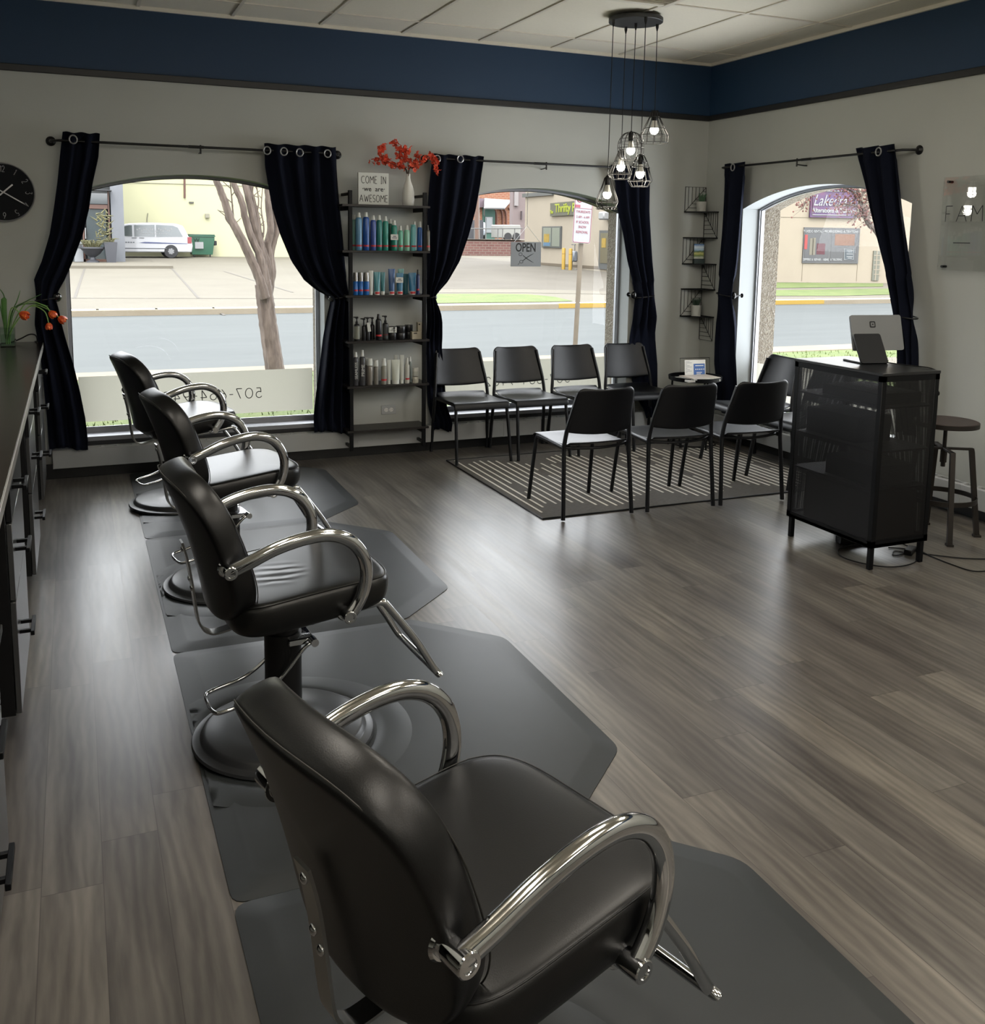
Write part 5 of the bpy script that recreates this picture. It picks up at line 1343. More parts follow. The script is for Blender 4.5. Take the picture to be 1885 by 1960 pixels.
o = solo('grass_blades', b, M_GRASS, 'grass blades standing up from the near lawn', 'grass', smooth=False, fix=False); o['kind'] = 'stuff'
b = B(); b.box(8.0, 10.2, -.12, 90, 11.4, -.085); struct('sidewalk', b, M_CONC, smooth=False)
b = B()
def slope(b, x0, x1, y0, y1, dz=0.0, n=1, mi=0):
    b.face([(x0, y0, terr(max(23.2, y0))+dz if y0 > 23.1 else dz), (x1, y0, terr(max(23.2, y0))+dz if y0 > 23.1 else dz), (x1, y1, terr(y1)+dz), (x0, y1, terr(y1)+dz)], mi)
slope(b, -60, 90, YFC+.16, 90, 0); b.box(-60, 90, 1.0, 90, 91, 1.05)
struct('paved_lot', b, M_CONC, smooth=False, fix=False)
def patch(name, pts, m, dz, label=None, cat=None, kind='structure'):
    b = B(); P = [gp(x, y) for x, y in pts]; P = [Vector((p.x, max(p.y, YFC+.1), max(terr(p.y), terr(23.3) if p.y < 23.3 else -9)+dz)) for p in P]
    for p in P:
        if p.y <= 23.25: p.z = dz
    b.face(P); o = obj(name, b, m, smooth=False)
    if kind: o['kind'] = kind
    if label: o['label'] = label; o['category'] = cat
    return o
patch('lot_asphalt', [(700, 552), (880, 553), (1010, 553), (1100, 558), (1250, 560), (1250, 524), (1150, 518), (1040, 507), (850, 489), (700, 489)], M_ASPH, .006)
patch('sidewalk_lane', [(700, 561), (1000, 561), (1250, 565), (1250, 560), (1000, 554), (700, 554)], M_CONC, .010)
patch('verge_lawn', [(760, 564), (940, 563), (1010, 564), (1062, 569), (1096, 577), (1040, 580.5), (760, 582)], M_GRASS, .014, 'green verge across the street, seen through the second front window', 'grass', 'stuff')
patch('verge_lawn', [(1420, 557), (1700, 553), (1760, 552), (1770, 563), (1600, 567), (1420, 567)], M_GRASS, .014, 'green verge across the street, seen through the right window', 'grass', 'stuff')
patch('shop_lawn', [(1400, 542), (1500, 541.5), (1690, 543), (1690, 549), (1560, 551), (1400, 553)], M_GRASS, .014, 'strip of grass along the foot of the beige shop wall', 'grass', 'stuff')
def joint(pts, w=.035):
    b = B(); P = [gp(x, y) for x, y in pts]
    for p in P: p.z = terr(p.y)+.008
    b.tube(P, w, 4, flat=.05, up=(0, 0, 1)); return b
for i, pts in enumerate(([(100, 571), (400, 571.5), (640, 572)], [(143, 571), (166, 502)], [(380, 571), (330, 515), (290, 500)], [(190, 600), (178, 571.5)], [(310, 603), (280, 571.5)], [(430, 604), (380, 571.5)], [(560, 560), (430, 520)])):
    b = joint(pts); o = obj('pavement_joint', b, M_JOINT, smooth=False); o['kind'] = 'structure'
b = B(); P0 = gp(100, 514); P1 = gp(331, 514)
b.box(-6, P0.y, .1, P1.x, 47.2, .385); struct('raised_walk', b, M_CONC, smooth=False)
# ------------------------------------------------------------------ helpers for things placed on a far upright plane
def pbox(b, xl, yt, xr, yb, Y, dep=.1, mi=0, bev=0.0, back=True):
    a, c = onY(xl, yt, Y), onY(xr, yb, Y)
    b.box(min(a.x, c.x), Y, min(a.z, c.z), max(a.x, c.x), Y+dep, max(a.z, c.z), bev, mi); return b
M_GLS = mat('shop_glass', (120, 132, 136), .08, spec=.8); M_BRN = mat('brown_frame', (150, 98, 76), .6); M_GRYW = mat('grey_render', (176, 180, 188), .85, var=.05)
YS = 46.6
t = thing('storefront', 'grey-blue shopfront pillar and brown-framed glass door left of the yellow wall', 'building', (0, 0, 0))
b = B(); b.box(onY(213.5, 430, YS).x, YS, .3, 2.16, 50.6, 9.0); obj('pillar', b, M_GRYW, t, smooth=False)
b = B(); b.box(-9, YS+.5, .3, onY(213.5, 430, YS).x, 50.6, 9.0); obj('rear_wall', b, mat('dim_interior', (84, 88, 88), .9), t, smooth=False)
b = B(); pbox(b, 205.5, 366, 213.5, 503, YS+.1, .2); pbox(b, 156, 392, 164, 503, YS+.1, .2); pbox(b, 120, 390, 206, 400, YS+.09, .2); pbox(b, 156, 496, 206, 503, YS+.1, .2); obj('door_frame', b, M_BRN, t, smooth=False)
b = B(); pbox(b, 164, 400, 206, 497, YS+.2, .05); pbox(b, 60, 366, 206, 391, YS+.2, .05); pbox(b, 60, 400, 157, 503, YS+.2, .05); obj('glazing', b, M_GLS, t, smooth=False)
b = B(); pbox(b, 162.5, 436, 165, 457, YS, .1); obj('door_handle', b, P_WH, t, smooth=False)
b = B(); pbox(b, 60, 359, 214, 365, YS-.6, .9); obj('awning', b, mat('dark_awning', (98, 98, 106), .7), t, smooth=False)
b = B(); pbox(b, 141, 462, 160, 501, YS-.6, .4); o = solo('display_board', b, mat('board_white', (214, 218, 222), .6), 'pale rectangular cabinet with a dark top panel beside the shop door', 'cabinet', smooth=False)
b = B(); pbox(b, 144, 466, 157, 475, YS-.62, .02); obj('dark_panel', b, mat('panel_dim', (96, 100, 104), .6), o, smooth=False)
def fplant(label, px, top, ybase, urn):
    p = onY(px, ybase, YS-1.0); zb = .385; t = thing('planter', label, 'planter', (p.x, YS-1.0, zb)); rs = random.Random(px)
    M_ = mat('planter_grey', (92, 94, 104), .6); b = B()
    if urn: b.lathe([(.02, 0), (.26, 0), (.26, .05), (.12, .12), (.10, .22), (.30, .36), (.44, .55), (.50, .60), (.50, .66), (.42, .66), (.40, .60), (.02, .6)], 20); H = .66; R = .45
    else: b.lathe([(.02, 0), (.26, 0), (.38, .84), (.38, .88), (.34, .88), (.33, .8), (.02, .8)], 4, a0=PI/4); H = .88; R = .30
    obj('pot', b, M_, t); b = B()
    for k in range(70 if urn else 24):
        a = rs.uniform(0, 2*PI); L = rs.uniform(.25, .75)*(1 if urn else .6); d = Vector((math.cos(a), math.sin(a), 0)); r0 = rs.uniform(0, R*.6)
        b.tube([d*r0+Vector((0, 0, H-.06)), d*(r0+L*.35)+Vector((0, 0, H+L*.4)), d*(r0+L*.9)+Vector((0, 0, H+L*.35))], [.022, .016, .003], 4)
    if urn:
        for k in range(46):
            a = rs.uniform(0, 2*PI); c = Vector((.45+.25*math.cos(a), .1*math.sin(a), H+rs.uniform(.2, 1.5))); b.tube([c, c+Vector((rs.uniform(-.3, .3), 0, rs.uniform(-.05, .3)))], [.045, .004], 4)
    obj('foliage', b, mat('dry_foliage', (150, 146, 92), .8, var=.2, vs=3), t)
fplant('grey footed urn with a spiky plant beside the shop door', 178, 465, 503, True); fplant('tall tapering grey planter beside the pillar', 213, 468, 503, False)
# yellow wall
YY = 54.0
t = thing('yellow_building', 'long pale yellow windowless wall behind the parked van', 'building', (0, 0, 0))
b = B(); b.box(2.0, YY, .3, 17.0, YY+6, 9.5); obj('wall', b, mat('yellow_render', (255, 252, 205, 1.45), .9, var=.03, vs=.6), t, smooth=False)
b = B(); b.tube([onY(353, 330, YY-.05), onY(353.5, 379, YY-.05)], .05, 8); obj('downpipe', b, mat('rusty_pipe', (150, 96, 84), .7), t)
b = B(); pbox(b, 362, 386, 371, 389, YY-.08, .08); obj('wall_light', b, mat('slate', (110, 108, 96), .6), t, smooth=False)
b = B(); pbox(b, 393, 409, 401, 417, YY-.15, .15); obj('junction_box', b, mat('pale_box', (216, 210, 180), .6), t, smooth=False)
b = B(); b.tube([onY(283, 408, YY-.03), onY(281.5, 418, YY-.03), onY(281.5, 440, YY-.03)], .02, 6); b.tube([onY(240, 349, YY-.03), onY(600, 360, YY-.03)], .014, 4); obj('wire_run', b, mat('wire_grey', (176, 172, 150), .7), t)
b = B(); pbox(b, 200, 493, 620, 497.5, YY-.03, .03); obj('footing', b, mat('dirty_base', (178, 160, 132), .9), t, smooth=False)
# minivan
def minivan(label, cx, yn, zb, L=5.15, Wd=1.95, Hh=1.75):
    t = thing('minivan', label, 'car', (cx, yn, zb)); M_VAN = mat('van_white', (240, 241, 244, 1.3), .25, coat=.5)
    body = [(-2.55, .42), (-2.50, .70), (-2.35, .90), (-1.45, 1.10), (-.75, 1.62), (-.4, 1.70), (.6, 1.75), (1.75, 1.72), (2.10, 1.62), (2.36, 1.10), (2.50, .95), (2.55, .60), (2.50, .30), (-2.45, .27)]
    prof = [Vector((x, z, 0)) for x, z in body]
    def sec(y, k, dz=0): return [Vector((x*k if abs(x) > 2 else x, y, .27+(z-.27)*(1 if z < 1.1 else 1-(1-k)*.6)+dz)) for x, z in body]
    b = B(); b.loft([sec(0.06, .985), sec(.0, 1.0), sec(Wd, 1.0), sec(Wd-.0, .985)][1:3]); o = obj('body', b, M_VAN, t, ang=30, bevel=.05)
    M_TINT = mat('van_glass', (96, 112, 112), .08, spec=.8)
    for nm, pl in (('front_window', [(-1.30, 1.10), (-.82, 1.50), (-.45, 1.60), (-.30, 1.60), (-.30, 1.06)]), ('side_window', [(-.20, 1.06), (-.20, 1.61), (.75, 1.64), (.75, 1.06)]), ('rear_window', [(.82, 1.06), (.82, 1.64), (1.60, 1.62), (1.85, 1.52), (2.08, 1.08)])):
        b = B(); b.prism([(x, z) for x, z in pl], .004, .02, 0, Matrix.Translation((0, -.0, 0)) @ Matrix.Rotation(PI/2, 4, 'X')); w = obj(nm, b, M_TINT, t, smooth=False)
    b = B(); 
    for k in range(16): x = -.1+.10*k+(.10 if k > 7 else 0); b.box(x, -.034, 1.36+.06*math.sin(k*2.2), x+.075, -.022, 1.43+.07*math.sin(k*2.2))
    for k in range(12): x = .05+.11*k; b.box(x, -.034, 1.20, x+.08, -.022, 1.23)
    obj('window_lettering', b, P_WH, t, smooth=False)
    b = B()
    pts = [(.0, .745), (.28, .80), (2.28, .745), (2.3, .72), (.9, .72), (.30, .725)]
    b.prism(pts, .004, .012, 0, Matrix.Rotation(PI/2, 4, 'X')); obj('blue_stripe', b, mat('van_blue', (74, 92, 168), .4), t, smooth=False)
    b = B(); 
    for k in range(12): x = -1.55+.115*k; b.box(x, -.012, .74, x+.075, -.004, .80)
    obj('phone_lettering', b, mat('pale_grey_ink', (140, 144, 152), .5), t, smooth=False)
    b = B(); b.box(-1.7, -.02, .46, 1.3, -.002, .50, .005); b.box(-.33, -.03, .98, -.08, -.002, 1.01, .004); b.box(.02, -.03, .98, .25, -.002, 1.01, .004); obj('side_moulding', b, mat('van_trim', (128, 130, 138), .5), t)
    b = B(); b.box(2.30, -.012, .74, 2.50, .14, 1.06, .01); obj('tail_light', b, mat('tail_red', (214, 44, 58), .3), t)
    for wx in (-1.62, 1.50):
        for y0, y1 in ((.0, .20), (Wd-.2, Wd)):
            b = B(); b.lathe([(.20, y0-.01), (.325, y0), (.345, y0+.03), (.345, y1-.03), (.325, y1), (.02, y1), (.02, y0+.02), (.20, y0+.02)], 28, (wx, 0, .345), M=Matrix(((1, 0, 0, 0), (0, 0, 1, 0), (0, 1, 0, 0), (0, 0, 0, 1)))); w = obj('wheel', b, mat('tyre_rubber', (58, 58, 62), .8), t)
            if y0 < .1:
                b = B(); b.lathe([(.02, -.015), (.05, -.018), (.215, -.005), (.215, .02), (.02, .02)], 24, (wx, 0, .345), M=Matrix(((1, 0, 0, 0), (0, 0, 1, 0), (0, 1, 0, 0), (0, 0, 0, 1)))); hc = obj('hubcap', b, mat('hubcap_grey', (206, 208, 210), .35), w)
                b = B()
                for k in range(7):
                    a = 2*PI*k/7; b.ball((wx+.14*math.cos(a), -.014, .345+.14*math.sin(a)), .028, 8, 6, sc=(1, .2, 1))
                obj('vent_holes', b, mat('hub_dark', (84, 84, 88), .6), hc)
    return t
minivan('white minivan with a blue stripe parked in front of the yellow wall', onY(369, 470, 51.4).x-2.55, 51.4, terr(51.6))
# dumpster
p0, p1 = onY(364, 492, 53.0), onY(411, 492, 53.0)
t = thing('dumpster', 'green steel dumpster with a white label beside the white minivan', 'dumpster', ((p0.x+p1.x)/2, 52.9, terr(53.0))); w = (p1.x-p0.x)
M_DGR = mat('dumpster_green', (28, 132, 92), .5)
b = B(); b.loft([[Vector((x, y, z)) for x, y in ((-w/2+i, i), (w/2-i, i), (w/2-i, .95), (-w/2+i, .95))] for i, z in ((.10, .14), (.0, .95), (.0, 1.12))]); b.box(-w/2-.04, -.05, 1.06, w/2+.04, 1.0, 1.13, .01); obj('bin', b, M_DGR, t)
b = B(); b.box(-w/2-.02, -.03, 1.13, w/2+.02, .99, 1.19, .02); obj('lid', b, mat('dumpster_lid', (34, 106, 80), .5), t)
for x in (-w/2+.2, w/2-.22):
    b = B(); b.cyl((x-.03, .2, .07), (x+.03, .2, .07), .07, 12); obj('caster', b, MATS['tyre_rubber'], t)
b = B(); b.box(w/2-.02, .2, .62, w/2+.14, .7, .86, .03); obj('lift_sleeve', b, MATS['tyre_rubber'], t)
b = B(); pbox(b, 373, 463, 389.5, 476, 52.86, .01); o = obj('label_plate', b, P_WH, None, smooth=False); o.parent = t; o.location = -t.location
text_obj('plate_lettering', 'W', .30, M_BMETAL, t, Matrix.Translation((onY(376, 466, 52.9).x-t.location.x, -.06, .88)) @ frame((0, 0, 0), (1, 0, 0), (0, 0, 1)), .002)
# street tree in front of the left window
def limb(b, pts, Y, r0, r1, n=5, wob=0.0, sd=0):
    rs_ = random.Random(sd); P = [onY(x, y, Y+(dy if True else 0)) for x, y, dy in [(p+(0,))[:3] for p in pts]]
    S = cr(P, n); m = len(S)-1
    S = [s_+Vector((rs_.uniform(-wob, wob), rs_.uniform(-wob, wob), 0)) for s_ in S]
    b.tube(S, [r0+(r1-r0)*i/m for i in range(m+1)], 8); return S
def m_bark(name, a, c):
    t = NT(name); v = t.coord('Object', (1, 1, .25)); n = t.noise(v, 16.0, 6.0, .65)
    t.set(t.p, 'Base Color', t.ramp(n, [(.35, lin(a)), (.65, lin(c))])); t.p.inputs['Roughness'].default_value = .95; t.bump(n, .7, .02); return t.m
M_BARK = m_bark('grey_bark', (128, 108, 96), (186, 164, 150))
TY_ = 11.6; tb_ = onY(535, 752, TY_)
t = thing('street_tree', 'bare multi-stemmed street tree in front of the left window', 'tree', (0, 0, 0))
b = B(); S = limb(b, [(540, 790), (532, 740), (525, 700), (519, 660), (513, 620), (509, 585), (505, 555), (503, 540)], TY_, .118, .098, wob=.004)
S[0].z = -.1; obj('trunk', b, M_BARK, t)
LB = [([(507, 570), (497, 535), (482, 500), (461, 455), (442, 420), (430, 385), (420, 360), (412, 340), (405, 300)], .062, .036),
      ([(508, 565), (502, 530), (497, 490), (482, 455), (470, 420), (462, 385), (449, 355), (440, 320)], .056, .034),
      ([(510, 560), (506, 520), (497, 470), (487, 430), (478, 390), (468, 345), (462, 300)], .058, .040),
      ([(510, 555), (512, 510), (498, 460), (490, 410), (478, 360), (474, 310)], .050, .030),
      ([(513, 560), (517, 520), (512, 470), (518, 440), (514, 400), (512, 360), (505, 310)], .056, .036),
      ([(515, 560), (521, 520), (519, 480), (530, 440), (524, 400), (515, 370), (508, 310)], .050, .030)]
for i, (pts, r0, r1) in enumerate(LB):
    b = B(); limb(b, pts, TY_+.04*i-.1, r0*.95, r1*.9, wob=.004, sd=i); obj('limb', b, M_BARK, t)
rs = random.Random(5)
for pts in ([(500, 500), (498, 455), (491, 420), (495, 385), (490, 350), (488, 320)], [(487, 400), (483, 370), (487, 345)], [(497, 480), (505, 440), (500, 400), (503, 355)], [(445, 435), (433, 420), (432, 410), (436, 405)], [(449, 440), (446, 410), (443, 375), (440, 345)]):
    b = B(); S = limb(b, pts, TY_, .012, .005)
    for s_ in S[::2]: b.tube([s_, s_+Vector((rs.uniform(-.09, .09), 0, rs.uniform(.02, .08)))], [.006, .004], 5)
    obj('twig', b, M_BARK, t)
# road sign on a post
YP = 12.85
t = thing('parking_sign', 'white and red street sign on a leaning wooden-coloured post', 'street sign', (0, 0, 0))
b = B(); q0 = onY(1099, 700, YP); q0.z = -.12; q1 = onY(1114, 436, YP); b.tube([q0, q1+Vector((0, 0, .05)), q1+(q1-q0)*.28], .040, 8, flat=.7, up=(0, 1, 0)); obj('post', b, mat('post_tan', (158, 140, 116), .7, var=.12), t)
c = (onY(1103.5, 441, YP-.06)+onY(1125, 441, YP-.06)+onY(1106, 385, YP-.06)+onY(1127, 385, YP-.06))/4
Mp = Matrix.Translation(c) @ Matrix.Rotation(.045, 4, 'Y')
w = .150; h = .40
pts = []
for cx, cy, a0 in ((w-.03, h-.03, 0), (-w+.03, h-.03, 90), (-w+.03, -h+.03, 180), (w-.03, -h+.03, 270)): pts += arc(cx, cy, .03, .03, a0, a0+90, 4)
b = B(); b.prism(pts, 0, .004, 0, Mp @ Matrix.Rotation(PI/2, 4, 'X')); pl = obj('sign_plate', b, mat('sign_white', (228, 226, 234), .5), t, smooth=False)
M_SRED = mat('sign_red', (206, 40, 84), .5)
Mf = Mp @ frame((0, -.006, 0), (1, 0, 0), (0, 0, 1))
b = B(); b.tube([Mp @ Vector((x*.95, -.006, y*.975)) for x, y in pts], .004, 4, closed=True); b.box(-.135, -.009, .115, -.055, -.005, .155, M=Mp); b.box(-.14, -.009, .103, .14, -.005, .108, M=Mp); b.tube([Mp @ Vector((-.07+.05*math.cos(k*PI/8), -.006, .25+.055*math.sin(k*PI/8))) for k in range(16)], .007, 4, closed=True); obj('red_marks', b, M_SRED, pl)
for s_, y, sz in (('PARKING', .24, .055), ('THURSDAYS', .055, .052), ('2 AM - 6 AM', -.02, .050), ('IF SCHOOL', -.095, .052), ('SNOW', -.165, .052), ('REMOVAL', -.24, .055)):
    text_obj('print', s_, sz, M_SRED, pl, Mf @ Matrix.Translation((.03 if s_ == 'PARKING' else 0, y, .003)), .0006, sx=.82)
# ------------------------------------------------------------------ beige shop building across the street
XS = 22.0
t = thing('shop_building', 'beige rendered shop building across the street with two signs', 'building', (0, 0, 0))
M_BEI = mat('beige_render', (238, 222, 196, 1.0), .92, var=.04, vs=.8)
yL = onX(1004, 450, XS).y; cor = Vector((22.0, 31.6, 0)); e1 = Vector((35.0, 28.8, 0)); dn = (e1-cor).normalized(); nn = Vector((-dn.y, dn.x, 0))
b = B(); b.prism([(22.0, yL), (22.0, 31.6), (e1.x, e1.y), (e1.x+3, yL)], 0.0, 8.5); obj('wall', b, M_BEI, t, smooth=False)
def xbox(b, yl_px, yt, yr_px, yb, dep=.06, X=XS):
    a, c = onX(yl_px, yt, X), onX(yr_px, yb, X); b.box(X-dep, min(a.y, c.y), min(a.z, c.z), X, max(a.y, c.y), max(a.z, c.z)); return b
b = B(); xbox(b, 1040, 433.5, 1075, 475, .08); wf = obj('shop_window', b, mat('frame_grey', (118, 120, 118), .6), t, smooth=False)
b = B(); xbox(b, 1043, 436, 1057, 472, .10); xbox(b, 1060, 436, 1073.5, 472, .10); obj('pane', b, mat('pane_pale', (176, 184, 170), .3), wf, smooth=False)
b = B(); xbox(b, 1045, 448, 1054, 464, .12); obj('yellow_poster', b, mat('poster_yellow', (226, 186, 60), .6, var=.3, vs=6), wf, smooth=False)
b = B(); xbox(b, 1044, 464, 1056, 471, .12); obj('blue_poster', b, mat('poster_blue', (110, 160, 200), .6), wf, smooth=False)
b = B(); xbox(b, 1150, 441, 1180, 517, .08); df = obj('shop_door', b, MATS['frame_grey'], t, smooth=False)
b = B(); xbox(b, 1153, 446, 1178, 505, .10); obj('door_glass', b, mat('door_glass_warm', (150, 142, 118), .3), df, smooth=False)
b = B(); xbox(b, 1156, 456, 1163, 474, .12); obj('yellow_poster', b, MATS['poster_yellow'], df, smooth=False)
b = B(); q = onX(1157, 413, XS-.25); b.box(q.x-.2, q.y-.25, q.z-.18, q.x+.25, q.y+.25, q.z+.18, .06); obj('wall_lamp', b, P_WH, t)
b = B(); xbox(b, 1003, 371, 1060, 373.5, .12); obj('gutter', b, MATS['frame_grey'], t, smooth=False)
b = B(); xbox(b, 1025, 506.5, 1150, 510, .02); obj('base_strip', b, mat('base_brown', (150, 132, 106), .9), t, smooth=False)
b = B(); a = [onX(1053, 389, XS-.12), onX(1129, 382, XS-.12), onX(1128.5, 410, XS-.12), onX(1052.5, 414, XS-.12)]
t2 = thing('shop_sign', 'olive sign board with yellow-green lettering on the beige shop wall', 'sign', (0, 0, 0), 0)
b.loft([a, [p+Vector((.10, 0, 0)) for p in a]]); obj('sign_board', b, mat('sign_olive', (124, 122, 98), .7), t2, smooth=False)
M_LIME = mat('lime_letters', (222, 236, 40), .6)
ctr = sum(a, Vector())/4; wid = (a[0]-a[1]).length; hei = (a[0]-a[3]).length
text_obj('sign_lettering', 'Thrifty Parlor', hei*.88, M_LIME, t2, frame((XS-.13, ctr.y-wid*.04, ctr.z+.02), (0, -1, 0), (a[0]-a[3])), .01, off=.012, wfit=wid*.82)
text_obj('small_word', 'The', hei*.34, M_LIME, t2, frame((XS-.13, a[0].y-wid*.045, ctr.z-hei*.22), (0, -1, 0), (0, 0, 1)), .01, sx=.9, off=.01)
for i, (px, yb_, lb) in enumerate(((1078, 516, 'yellow safety bollard left of the other in front of the beige shop'), (1091, 517, 'yellow safety bollard right of the other in front of the beige shop'))):
    g = gp(px, yb_); h = 41/FPX*((g-CAM).dot(_f)); o_ = thing('bollard', lb, 'bollard', tuple(g), 0, 'yellow bollards outside the shop')
    b = B(); b.lathe([(.01, 0), (.085, 0), (.085, h-.04), (.06, h), (.01, h+.01)], 16); obj('pipe', b, M_YEL, o_)
    b = B(); b.lathe([(.088, h*.72), (.088, h*.74)], 16, caps=False); obj('seam_band', b, mat('band_brown', (170, 120, 30), .6), o_)
g = onX(1097, 512, XS-.3); t3 = thing('gas_meter', 'grey gas meter with pipes beside the right bollard', 'gas meter', (g.x, g.y, terr(g.y)))
b = B(); b.box(-.12, -.22, .35, .12, .22, .85, .05); obj('meter_body', b, mat('meter_grey', (164, 172, 182), .5), t3)
b = B(); b.tube([(0, -.1, .85), (0, -.1, 1.15), (0, .2, 1.15), (.2, .2, 1.15)], .025, 8); b.tube([(0, .12, 0), (0, .12, .35)], .025, 8); b.tube([(0, -.16, 0), (0, -.5, 0.02), (0, -.5, 1.6), (0, -.9, 1.6)], .025, 8); obj('pipework', b, mat('pipe_grey', (140, 140, 136), .5), t3)
# front facade towards the right window
def fac(px, py, off=0.0):
    """point of the slanting facade seen at a picture position"""
    d = ray(px, py); O = cor - nn*off*-1 if False else cor + Vector((dn.y, -dn.x, 0))*off
    n_ = Vector((dn.y, -dn.x, 0)); s_ = (O-CAM).dot(n_)/d.dot(n_); return CAM+d*s_
def fbox(b, xl, yt, xr, yb, o0=.0, o1=.06):
    P = [fac(xl, yt), fac(xr, yt), fac(xr, yb), fac(xl, yb)]; z1 = (P[0].z+P[1].z)/2; z0 = (P[2].z+P[3].z)/2; A, C = P[0], P[1]
    n_ = Vector((dn.y, -dn.x, 0)); q = [Vector((A.x, A.y, z0)), Vector((C.x, C.y, z0)), Vector((C.x, C.y, z1)), Vector((A.x, A.y, z1))]
    b.loft([[p+n_*o0 for p in q], [p+n_*o1 for p in q]]); return q
b = B(); q = fbox(b, 1538, 436, 1645, 504, 0, .05); wf = obj('shop_window', b, mat('frame_dark', (112, 112, 112), .5), t, smooth=False)
for xl, xr in ((1541, 1587), (1591, 1641)):
    b = B(); fbox(b, xl, 440, xr, 501, .045, .055); obj('pane', b, mat('shop_dark', (84, 84, 84), .25), wf, smooth=False)
b = B(); fbox(b, 1539, 449, 1544.5, 477, .055, .065); obj('red_sign', b, mat('neon_red', (226, 60, 52), .5), wf, smooth=False)
b = B(); 
for xl, xr, y0, y1 in ((1549, 1556, 456, 488), (1554, 1560, 455, 488)): fbox(b, xl, y0, xr, y1, .055, .06)
obj('pale_suit', b, mat('suit_pale', (176, 168, 148), .8), wf, smooth=False)
b = B(); fbox(b, 1562, 466, 1578, 487, .055, .06); obj('red_dress', b, mat('dress_red', (122, 46, 62), .8), wf, smooth=False)
b = B(); fbox(b, 1597, 448, 1635, 470, .055, .058); obj('brown_reflection', b, mat('brick_view', (166, 116, 86), .7, var=.2, vs=3), wf, smooth=False)
b = B(); q = fbox(b, 1614.5, 475.5, 1634, 498, .056, .062); obj('hours_notice', b, mat('notice_slate', (84, 100, 110), .5), wf, smooth=False)
n_ = Vector((dn.y, -dn.x, 0))
for s_, px, py, sz, sx_ in (('TUXEDO RENTAL - PROM', 1564, 443, .13, 1.17), ('BRIDESMAID ALTERATIONS', 1615, 443.5, .13, 1.20), ('ZIPPERS & REPAIR - HEMS', 1561, 497, .12, 1.12), ('& TAILORING', 1600, 497, .12, .50)):
    P = fac(px, py, .07); text_obj('window_lettering', s_, sz, P_WH, wf, frame(P, dn, (0, 0, 1)), .003, off=.004, wfit=sx_)
b = B()
for k, (y, w_) in enumerate(((479, 6), (482, 4), (486, 6), (491, 6), (494, 4))): fbox(b, 1624.5-w_, y-.6, 1624.5+w_, y+.6, .062, .066)
P = [fac(x, y, .066) for x, y in ((1615.5, 476.5), (1633, 476.5), (1633, 497), (1615.5, 497))]; b.tube(P, .02, 4, closed=True); obj('notice_print', b, P_WH, wf, smooth=False)
b = B(); fbox(b, 1671, 480, 1684, 537, 0, .04); obj('glass_blocks', b, mat('glass_block', (150, 150, 128), .4), t, smooth=False)
b = B()
for y in (489, 498, 507, 516, 525): fbox(b, 1671, y-.6, 1684, y+.6, .04, .05)
fbox(b, 1676.8, 480, 1678.2, 537, .04, .05); obj('block_joints', b, M_BEI, t, smooth=False)
b = B(); fbox(b, 1480, 415.5, 1552, 416.3, 0, .01); fbox(b, 1535.6, 505, 1536.2, 538, 0, .01); fbox(b, 1640.6, 505, 1641.2, 538, 0, .01); obj('control_joint', b, mat('joint_brown', (176, 160, 134), .9), t, smooth=False)
t2 = thing('shop_sign', 'purple alterations sign with white lettering on the beige shop wall', 'sign', (0, 0, 0))
b = B(); q = fbox(b, 1550.5, 361, 1640, 417, .02, .12)
def m_purple():
    tt = NT('purple_sign'); n = tt.noise(tt.coord('Object'), 1.6, 4.0, .6); tt.set(tt.p, 'Base Color', tt.ramp(n, [(.35, lin((108, 78, 142))), (.5, lin((136, 84, 140))), (.66, lin((156, 78, 116)))])); tt.p.inputs['Roughness'].default_value = .6; return tt.m
obj('sign_board', b, m_purple(), t2, smooth=False)
b = B(); P = [fac(x, y, .13) for x, y in ((1555.5, 366), (1637.5, 366), (1637, 412.5), (1554.5, 411.5))]; b.tube(P, .022, 4, closed=True); obj('white_border', b, P_WH, t2)
P = fac(1596, 385, .13); text_obj('script_lettering', "Lakedra's", .62, P_WH, t2, frame(P, dn, (0, 0, 1)) @ Matrix(((1, .3, 0, 0), (0, 1, 0, 0), (0, 0, 1, 0), (0, 0, 0, 1))), .01, wfit=1.62)
P = fac(1597, 403.5, .13); text_obj('plain_lettering', 'Alterations & Tailoring', .24, P_WH, t2, frame(P, dn, (0, 0, 1)), .01, off=.006, wfit=1.92)
